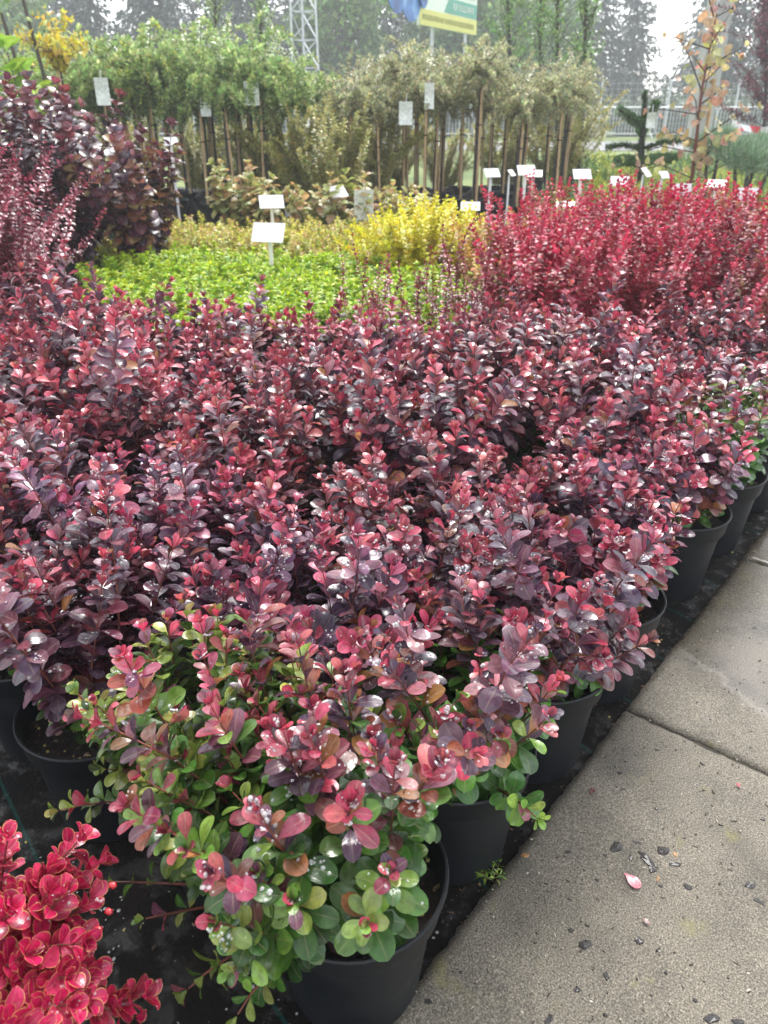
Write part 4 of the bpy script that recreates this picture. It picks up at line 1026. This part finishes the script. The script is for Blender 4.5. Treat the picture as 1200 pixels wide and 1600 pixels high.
for i, p in enumerate((t0, t1)):
    st = empty('tape_stake', (p[0], p[1]+.02, 0), 0, ['white stake holding the warning tape before the wire fence', 'white stake at the outer end of the warning tape'][i], 'stake')
    MB().tube([(0, 0, 0), (0, 0, p[2]+.06)], .035, 8).obj('shaft', M['white_card'], st)

# ------------------------------------------------------------------ billboard
A = np.array(at(655, 38, 17.0)); B = np.array(at(743, 55, 19.6)); dirx = B-A; dirx[2] = 0; wid = float(np.linalg.norm(dirx)); zb = float((A[2]+B[2])/2)
bb = empty('billboard', (A[0], A[1], 0), math.atan2(dirx[1], dirx[0]), 'advertising board with blue fruit, green arrow and yellow strip on posts', 'sign')
def flat(name, pts, y, mat, parent=bb, th=.012):
    n = len(pts); V = [(x, y, z) for x, z in pts]+[(x, y+th, z) for x, z in pts]
    F = [tuple(range(n)), tuple(range(2*n-1, n-1, -1))]+[((i+1) % n, i, n+i, n+(i+1) % n) for i in range(n)]
    return link(name, mesh_np(name, V, F, False, mat=mat), parent)
p_ = lambda n, c: plain(n, c, .5, .05, 3)
flat('panel', [(0, zb), (wid, zb), (wid, zb+1.9), (0, zb+1.9)], 0, p_('board_pale', (.66, .74, .66)), th=.06)
flat('yellow_strip', [(0, zb), (wid, zb), (wid, zb+0.260), (0, zb+0.260)], -.016, p_('board_yellow', (.62, .60, .16)))
flat('green_band', [(wid*.40, zb+0.285), (wid*.99, zb+0.285), (wid*.99, zb+0.533), (wid*.48, zb+0.533)], -.016, p_('board_green', (.08, .33, .25)))
flat('arrow', [(wid*.06, zb+0.775), (wid*.18, zb+0.496), (wid*.21, zb+0.515), (wid*.14, zb+0.732), (wid*.38, zb+0.732), (wid*.38, zb+0.831), (wid*.14, zb+0.831), (wid*.24, zb+1.085), (wid*.20, zb+1.104)], -.016, p_('board_arrow', (.06, .30, .24)))
rl = np.random.default_rng(8)
def blurred_line(x0, x1, z, h, mat, seed):
    """a line of lettering too soft in the photograph to read: upright strokes and bowls of letter size"""
    m = MB(); r = np.random.default_rng(seed); x = x0
    while x < x1:
        k = r.integers(3); w = h*.62
        m.box((x, -.022, z+h/2), (h*.13, .008, h))
        if k != 1: m.box((x+w*.35, -.022, z+h*(.93 if k else .07)), (w*.55, .008, h*.13))
        if k == 2: m.box((x+w*.35, -.022, z+h*.5), (w*.55, .008, h*.13))
        x += w*(1.15 if r.uniform() > .15 else 1.9)
    m.obj('lettering', mat, bb, smooth=False, kind='stuff')
blurred_line(wid*.52, wid*.95, zb+0.608, .20, p_('letter_grey', (.30, .36, .36)), 1)
blurred_line(wid*.52, wid*.95, zb+0.930, .20, p_('letter_grey2', (.30, .36, .36)), 2)
blurred_line(wid*.54, wid*.95, zb+0.353, .11, p_('letter_white', (.8, .8, .8)), 3)
blurred_line(wid*.04, wid*.95, zb+0.087, .09, p_('letter_dark', (.30, .30, .12)), 4)
def mat_fruit():
    m, nt, bs, N, L = new_mat('printed_fruit'); tc = nd(nt, 'ShaderNodeTexCoord')
    nz = nd(nt, 'ShaderNodeTexNoise', Scale=2.2, Detail=3.0); L.new(tc.outputs['Object'], nz.inputs['Vector'])
    r = ramp(nt, nz.outputs['Fac'], [(0.35, (0.01, 0.05, 0.22)), (0.55, (0.03, 0.17, 0.50)), (0.7, (0.30, 0.50, 0.72))]); L.new(r.outputs[0], bs.inputs['Base Color']); bs.inputs['Roughness'].default_value = .45
    return m
MF = mat_fruit()
for i, (cx, cz, rx, rz_) in enumerate([(-.42, zb+1.0, .62, 1.0), (-1.05, zb+1.0, .55, .92), (-1.6, zb+1.1, .45, .80), (.05, zb+1.1, .30, .85)]):
    flat('fruit_print', [(cx+rx*math.cos(a), cz+rz_*math.sin(a)) for a in np.linspace(0, 2*math.pi, 28, endpoint=False)], -.03-.02*(i % 2)-.008*i, MF, th=.02)
flat('leaf_print', [(-1.0, zb+2.6), (-.5, zb+2.5), (-.62, zb+1.8), (-.85, zb+1.2), (-1.05, zb+1.7)], -.10, p_('board_leaf', (.16, .38, .10)))
flat('leaf_print', [(-2.2, zb+2.3), (-1.3, zb+2.5), (-1.25, zb+1.5), (-1.7, zb+1.25)], -.10, p_('board_leaf2', (.05, .16, .07)))
for x in (wid*.3, wid*.9): MB().tube([(x, .12, 0), (x, .12, zb+1.8)], .035, 8).obj('post', M['galvanised'], bb)

# ------------------------------------------------------------------ far trees
def spruce_mesh(seed, H, rad, cols, n_whorl=22, per=9, dens=60):
    r = np.random.default_rng(seed); P = []; D = []; Nn = []
    for w in range(n_whorl):
        f = (w+.5)/n_whorl; z = H*(.06+.94*f); R_ = rad*(1-f)**.85*r.uniform(.8, 1.15)+.12
        for b in range(per):
            if r.uniform() < .10: continue
            a = b*2*math.pi/per+w*.7+r.normal(0, .25); q = R_*r.uniform(.75, 1.15)
            m = max(5, int(dens*(q/rad)+4)); s = r.uniform(.12, 1, m)
            dv = np.array([math.cos(a), math.sin(a), 0]); side = np.array([-math.sin(a), math.cos(a), 0])
            lat = r.normal(0, .13*q+.05, m)*(.4+s)
            pt = np.outer(s*q, dv)+np.outer(lat, side); pt[:, 2] = z-.30*q*s**1.3+.22*q*np.maximum(0, s-.75)+r.normal(0, .09, m)
            P.append(pt); dd = dv*.7+np.outer(np.sign(lat)*r.uniform(.2, 1, m), side)+np.array([0, 0, -.35])+r.normal(0, .25, (m, 3)); D.append(dd); Nn.append(np.tile([0, 0, 1.0], (m, 1))+r.normal(0, .35, (m, 3)))
    P, D, Nn = map(np.concatenate, (P, D, Nn)); n = len(P)
    Mx = leaf_axes(D, Nn, r.uniform(.18, .42, n), r.uniform(.8, 1.4, n))
    return leaf_mesh('crown', 'tri', Mx, P, palette(r, n, cols, None, .25), M['needle'])
SPR = [(0.030, 0.055, 0.045), (0.045, 0.075, 0.060), (0.022, 0.042, 0.036), (.06, .09, .075)]
SPB = [(0.06, 0.09, 0.09), (0.09, 0.12, 0.12), (.045, .07, .07)]
protos = []
for j, (H, rad, c) in enumerate([(11, 3.0, SPR), (9.5, 2.6, SPR), (10.5, 2.7, SPB)]):
    root = empty('spruce_tree', (0, 0, 0), 0, ['tall dark spruce in the row beyond the fence', 'shorter dark spruce in the row beyond the fence', 'blue-grey spruce in the row beyond the fence'][j], 'tree', ['tall dark spruces', 'short dark spruces', 'blue-grey spruces'][j])
    link('crown', spruce_mesh(640+j, H, rad, c, 26, 10), root)
    MB().tube([(0, 0, 0), (0, 0, H*.95)], [.17, .03], 8).obj('trunk', M['bark_dark'], root); protos.append(root)
spots = [(-18.5, 44), (-13.6, 42), (-16, 46), (-10.2, 42), (-12, 47), (-6.3, 43), (-8.2, 46), (-3.2, 42), (-4.6, 47), (-.4, 43), (10.9, 47), (1.6, 46.5), (16.2, 42), (13.6, 49), (19.4, 43), (21.8, 46), (18, 50), (23.5, 42), (-21, 43), (8.0, 52)]
spread_copies(protos, spots, seed=21, smin=.85, smax=1.08, zs=(.95, 1.02))
def broad_mesh(seed, H, rad, cols, n=5200):
    r = np.random.default_rng(seed); cl_ = []
    for i in range(46):
        v = unit(r.normal(size=3)); q = r.uniform(.45, 1)
        cl_.append((np.array([v[0]*rad*q, v[1]*rad*q, H*.60+v[2]*H*.38*q]), rad*r.uniform(.20, .34)))
    P = []
    for c, s in cl_:
        m = n//46; v = unit(r.normal(size=(m, 3)))*r.uniform(.55, 1, (m, 1)); P.append(c+v*s)
    P = np.concatenate(P); m = len(P)
    return leaf_mesh('crown', 'tri', leaf_axes(r.normal(size=(m, 3)), np.array([0, 0, 1.0])+r.normal(0, .6, (m, 3)), r.uniform(.18, .34, m), r.uniform(1.2, 2, m)), P, palette(r, m, cols, None, .3), M['leaf_soft'])
protos = []
for j, (H, rad, c, lab) in enumerate([(7.5, 2.2, TG, 'leafy mid-green tree beyond the road between the spruces'), (6.5, 1.9, [(0.14, .24, .09), (.10, .19, .07), (.2, .3, .12)], 'grey-green leafy tree beyond the road between the spruces')]):
    root = empty('broadleaf_tree', (0, 0, 0), 0, lab, 'tree', ['mid-green broadleaf trees', 'grey-green broadleaf trees'][j])
    link('crown', broad_mesh(650+j, H, rad, c), root)
    m = MB().tube([(0, 0, 0), (.1, 0, H*.4), (0, .1, H*.8)], [.16, .12, .04], 8)
    for i in range(6): m.tube([(.08, 0, H*(.25+.07*i)), (rad*.6*math.cos(i*2.4), rad*.6*math.sin(i*2.4), H*(.5+.06*i))], [.06, .02], 6)
    m.obj('trunk', M['bark'], root); protos.append(root)
spread_copies(protos, [(5.2, 38), (2.8, 39), (-1.8, 38.5), (7.4, 39), (-15.5, 38), (3.8, 41)], seed=22, smin=.85, smax=1.1)
hp = [shrub('hedge_shrub', (0, 0, 0), 660+j, 'dark green shrub in the hedge behind the wire fence', 'shrub', 'hedge shrubs behind the fence', n=60, height=1.5, spread=50, base_r=.4, base_z=.0, mat='leaf_soft', tpl='tri', stem='bark', cols=[(0.05, .11, .035), (.08, .15, .05), (.035, .08, .03)], rise=.4, step=.12, per=5, leaf=(.14, .24), start=.1, ang=(35, 80), wob=.4, wf=(1.2, 2), rad=.015) for j in range(2)]
spread_copies(hp, [(-16+i*1.55, 36.2+.4*math.sin(i*2.3)) for i in range(23)], seed=23, smin=.85, smax=1.15)

# ------------------------------------------------------------------ white plant labels on stakes, hanging tags
CARD = MB().box((0, 0, 0), (.17, .105, .004)).mesh('card', M['white_card'], False)
def label_stake(px, py, Y, name_label, wpx=None, yaw=0, tilt=48, group=None, wide=1.0):
    c = at(px, py, Y); o = empty('plant_label', (c[0], c[1], 0), R(yaw), name_label, 'label', group)
    k = link('card', CARD, o, loc=(0, -.01, c[2]), rot=(R(tilt), 0, 0)); k.scale = (wide, wide, 1)
    MB().box((0, .012, (c[2]-.02)/2), (.020, .010, c[2]-.02)).obj('stake', M['white_card'], o, smooth=False)
G_L = 'white labels in the sales field'
label_stake(424, 315, 5.75, 'white plant label on stake behind another one in the golden spiraeas', yaw=12)
label_stake(420, 363, 4.55, 'white plant label on stake standing in the lime green spiraeas', yaw=-12, wide=1.1, tilt=55)
label_stake(527, 299, 6.6, 'narrow-looking white plant label beside the peach and green broad-leaved shrubs', yaw=48)
label_stake(588, 362, 5.2, 'white plant label half hidden by the bright yellow barberry', yaw=75, tilt=70, wide=.9)
label_stake(735, 322, 5.9, 'cream plant label above the peach-flushed yellow barberries', yaw=-5, wide=.8, tilt=35)
label_stake(822, 266, 6.1, 'white plant label first of the close pair above the red block', yaw=10, wide=.8)
label_stake(834, 271, 6.4, 'white plant label second of the close pair above the red block', yaw=-10, tilt=30, wide=.75)
label_stake(768, 270, 7.0, 'small white plant label before the cane stems of the silver standards', wide=.8, yaw=20)
label_stake(798, 270, 7.2, 'small white plant label turned edge-on before the silver standards', wide=.6, yaw=60)
label_stake(909, 272, 5.6, 'white plant label beside the tall dark wine-red barberry', yaw=5, wide=.72)
label_stake(968, 283, 5.9, 'white plant label near the foot of the monkey puzzle tree', yaw=-20, wide=.75)
label_stake(883, 320, 5.3, 'pinkish white plant label low among the red barberries', yaw=-25, wide=.7, tilt=30)
label_stake(1008, 269, 6.6, 'white plant label turned sideways beside the monkey puzzle trunk', yaw=58, wide=.8)
label_stake(1037, 273, 7.0, 'small white plant label between monkey puzzle tree and square-on label', yaw=35, wide=.65)
label_stake(1064, 297, 5.2, 'square-on white plant label on upright stake behind the red block', yaw=3, tilt=70, wide=.75)
label_stake(1120, 287, 5.6, 'tilted white plant label leaning before the smaller topiary pine', yaw=-35, tilt=35, wide=.7)
label_stake(1168, 304, 5.0, 'square-on white plant label before the larger topiary pine', yaw=0, tilt=75, wide=.75)
label_stake(267, 221, 7.4, 'white plant label behind the smoke bush tops', yaw=30, tilt=60, wide=.7)
def hang_tag(px, py, Y, label, w=.13, h=.20, rz=0):
    c = at(px, py, Y); o = empty('hanging_tag', c, R(rz), label, 'tag')
    V = []; F = []
    for i in range(5):
        f = i/4; z = h/2-h*f; y = .012*math.sin(f*3)
        V += [(-w/2, y, z), (w/2, y, z)]
        if i: F.append((2*i-2, 2*i-1, 2*i+1, 2*i))
    link('card', mesh_np('card', V, F, True, mat=M['tag_card']), o)
    MB().tube([(0, .0, h/2-.01), (.01, .03, h/2+.06)], .003, 4).obj('loop', M['white_card'], o)
for a in [(320, 158, 8.3, 'pale paper tag hanging nearest the smoke bush top', .10, .26), (393, 146, 8.3, 'greenish paper tag hanging highest on the green-headed standards', .14, .2), (343, 158, 8.6, 'small white tag between the two larger tags of the green standards', .1, .2), (272, 150, 8.4, 'narrow white tag among the inner green-headed standards', .08, .2), (160, 143, 7.9, 'white paper tag at the yellow-leaved standard beside the smoke bushes', .12, .22, 20),
          (634, 177, 8.3, 'round-cornered white tag hanging low on the first silver standards', .13, .2), (671, 150, 8.3, 'white tag hanging high under the silver heads', .09, .22), (569, 322, 6.5, 'crumpled white tag hanging in the peach and green shrubs', .16, .24, 20), (1018, 188, 8.0, 'pale tag hung on the monkey puzzle arm', .09, .13, 10), (555, 152, 8.6, 'reddish-brown tag on the feathery shrub side of the silver standards', .1, .2)]:
    hang_tag(*a)

# ------------------------------------------------------------------ litter on the concrete
M['chip'] = plain('wet_bark_chip', (0.022, 0.018, 0.016), 0.35, 0.5, 200, bump=.6, bscale=300, coat=.3)
M['chip_tan'] = plain('tan_chip', (0.30, 0.16, 0.06), 0.5, 0.3, 200)
def on_path(px, py): 
    u = (px-600)/FPX; v = -(py-800)/FPX; dz = -math.sin(PITCH)+v*math.cos(PITCH); t = (PATH_Z-CAM_H)/dz
    return (u*t, (math.cos(PITCH)+v*math.sin(PITCH))*t, PATH_Z)
rc = np.random.default_rng(90)
def chip(px, py, L, Wd, rot, mat, label, group=None, name='bark_chip', th=.13):
    """a split shard: jagged elongated outline, uneven thickness, lying slightly tilted"""
    p = on_path(px, py); n = 9; V = []; h = max(.0012, Wd*th)
    ang = np.sort(np.linspace(0, 2*math.pi, n, endpoint=False)+rc.normal(0, .16, n)); q = rc.uniform(.62, 1.12, n)
    low = [(L*.6*q[i]*math.cos(ang[i]), Wd*.55*q[i]*math.sin(ang[i]), 0) for i in range(n)]
    top = [(x*rc.uniform(.7, .95), y*rc.uniform(.6, .95), h*rc.uniform(.6, 1.7)) for x, y, _ in low]
    V = low+top+[(rc.normal(0, L*.08), rc.normal(0, Wd*.1), h*1.5)]
    F = [tuple(range(n-1, -1, -1))]+[(i, (i+1) % n, n+(i+1) % n, n+i) for i in range(n)]+[(n+i, n+(i+1) % n, 2*n) for i in range(n)]
    me = mesh_np(name, V, F, False, mat=M[mat])
    tag(link(name, me, None, loc=(p[0], p[1], p[2]-.0004), rot=(rc.normal(0, .05), rc.normal(0, .05), rot)), label, 'bark chip', group)
GC = 'wet bark chips in the cluster by the fallen pink leaf'
for (px, py, L, Wd, a) in [(965, 1324, .032, .022, .6), (998, 1318, .026, .009, -.4), (1012, 1345, .036, .02, -1.0), (1020, 1358, .02, .014, .5), (1036, 1330, .022, .02, .2), (985, 1340, .014, .008, 1.2), (1053, 1350, .024, .012, 0), (945, 1337, .010, .008, 0), (1033, 1385, .010, .007, 0)]:
    chip(px, py, L, Wd, a, 'chip', 'small wet black bark chip in the cluster beside the fallen pink leaf', GC)
GS = 'wet bark chips scattered singly on the slabs'
for (px, py, L, Wd, a) in [(1074, 1386, .016, .012, -.5), (1172, 1384, .018, .016, .3), (1187, 1410, .022, .011, -.8), (998, 1470, .014, .012, 0), (912, 1476, .022, .015, .4), (948, 1525, .012, .010, 1.2), (902, 1546, .012, .01, 0), (668, 1565, .015, .012, 0), (968, 1208, .011, .010, 0), (858, 1593, .016, .01, .8), (1113, 1592, .03, .014, .2), (1153, 1596, .016, .01, 0), (888, 1332, .014, .009, .3), (980, 1015, .0, .0, 0), (1090, 1098, .012, .01, 0), (1108, 1123, .012, .009, 0), (1144, 912, .02, .008, -.3), (1180, 982, .012, .01, 0), (1192, 1280, .010, .008, 0), (933, 1375, .009, .007, 0), (892, 1453, .009, .008, 0), (1025, 1264, .010, .007, 0), (848, 1283, .010, .009, 0), (720, 1520, .008, .006, 0), (1040, 1520, .006, .005, 0), (1085, 1563, .008, .006, 0)]:
    if L: chip(px, py, L, Wd, a, 'chip', 'single wet black bark chip lying on the concrete slabs', GS)
chip(1055, 1335, .014, .008, 1.4, 'chip_tan', 'short tan bark chip standing out among the black chips', None)
chip(1028, 1373, .016, .005, 1.3, 'chip_tan', 'thin tan splinter below the black chip cluster', None)
chip(820, 1336, .016, .009, 0, 'chip_tan', 'reddish dead leaf scrap near the slab edge', None, name='leaf_scrap')
def fallen(px, py, L, rot, col, label, tpl='barb3'):
    p = on_path(px, py); me = LEAFM[tpl]; o = link('fallen_leaf', me, None, loc=(p[0], p[1], p[2]+.004), rot=(R(4), 0, rot)); o.scale = (L, L, L*.25); o.color = (*col, 1)
    tag(o, label, 'leaf')
fallen(975, 1366, .034, R(145)+math.pi*.0+1.2, (.50, .12, .17), 'fallen pink leaf lying on the concrete beside bark chips')
fallen(1157, 1233, .012, .3, (.35, .01, .03), 'tiny dark red leaf lying alone on the far slab')
fallen(922, 1243, .018, -.6, (.16, .06, .06), 'small brown-purple leaf on the slab near the bed edge')
fallen(1016, 1448, .014, .6, (.20, .08, .07), 'small tan-pink leaf on the open slab')
# fine grit strewn over the slabs
def grit():
    r = np.random.default_rng(91)
    def samp():
        s = r.uniform(-.05, 2.4); d = -abs(r.normal(0, .22))-.01; p = bed(s, d); return p[0], p[1]
    me = bits_mesh(r, 1500, samp, PATH_Z-.0005, [(0.30, .27, .22), (.03, .026, .022), (.05, .035, .025), (.42, .38, .32)], [.12, .5, .3, .15], (.0007, .0026)); me.name = 'grit'
    tag(link('grit', me), 'fine dark grit and soil crumbs strewn over the concrete', 'grit', kind='stuff')
    def samp2():
        s = r.uniform(-.4, 2.0); d = r.uniform(-.01, .9) if r.uniform() < .5 else r.uniform(-.01, .06); p = bed(s, d); return p[0], p[1]
    me = bits_mesh(r, 700, samp2, .001, BITC, [.1, .3, .3, .1, .3], (.0012, .0035))
    tag(link('spilled_soil', me), 'spilled soil crumbs and granules on the black fabric', 'soil', kind='stuff')
grit()
def fabric_beads():
    r = np.random.default_rng(93); n = 420; X = r.uniform(-.75, .2, n); Y = r.uniform(.42, 1.0, n)
    k = r.integers(0, 30, n); cx, cy = r.uniform(-.7, .1, 30), r.uniform(.45, .95, 30); g = r.uniform(size=n) < .6
    X = np.where(g, cx[k]+r.normal(0, .03, n), X); Y = np.where(g, cy[k]+r.normal(0, .02, n), Y)
    sz = np.exp(r.normal(-6.3, .45, n)); V = (DOME_V[None]*(sz[:, None, None]*np.array([1, 1, .5]))*r.uniform(.6, 1.5, (n, 1, 3))+np.stack([X, Y, np.full(n, .0035)], 1)[:, None, :]).reshape(-1, 3)
    F = (DOME_F[None]+(np.arange(n)*len(DOME_V))[:, None, None]).reshape(-1, 3)
    tag(link('rain_beads', mesh_np('rain_beads', V, F, True, mat=M['drop'])), 'beads of rain water on the black fabric', 'water', kind='stuff')
fabric_beads()
# weed in the gap at the slab edge
wp = on_path(768, 1372); weed = empty('weed_sprig', (wp[0], wp[1], .0), 0, 'tiny green weed growing at the slab edge beside the corner pot', 'weed')
S = Shoots(np.random.default_rng(92))
for a, L in ((2.9, .045), (3.3, .03), (.6, .03), (-.2, .025), (1.4, .025)): S.shoot((0, 0, .012), (math.cos(a), math.sin(a), .5), L, step=.007, per=2, leaf=(.010, .016), start=.2, ang=(25, 60), rad=.0008)
P, Mx, t, top = S.arrays(); link('foliage', leaf_mesh('foliage', 'lance', Mx, P, palette(rng, len(P), [(.18, .34, .05), (.30, .38, .07)]), M['leaf_soft']), weed, kind='stuff'); link('stems', S.stem_mesh('stems', M['stem_green']), weed, kind='stuff')

# ------------------------------------------------------------------ misty air over the whole nursery
hz = bpy.data.materials.new('misty_air'); hz.use_nodes = True
hz.node_tree.nodes.clear(); ho = hz.node_tree.nodes.new('ShaderNodeOutputMaterial'); hv = hz.node_tree.nodes.new('ShaderNodeVolumePrincipled')
hv.inputs['Color'].default_value = (0.93, 0.96, 1.0, 1); hv.inputs['Density'].default_value = 0.0036; hv.inputs['Anisotropy'].default_value = 0.2
hz.node_tree.links.new(hv.outputs[0], ho.inputs['Volume'])
MB().box((0, 26, 6.0), (110, 70, 14.2)).obj('haze', hz, None, smooth=False, kind='stuff')
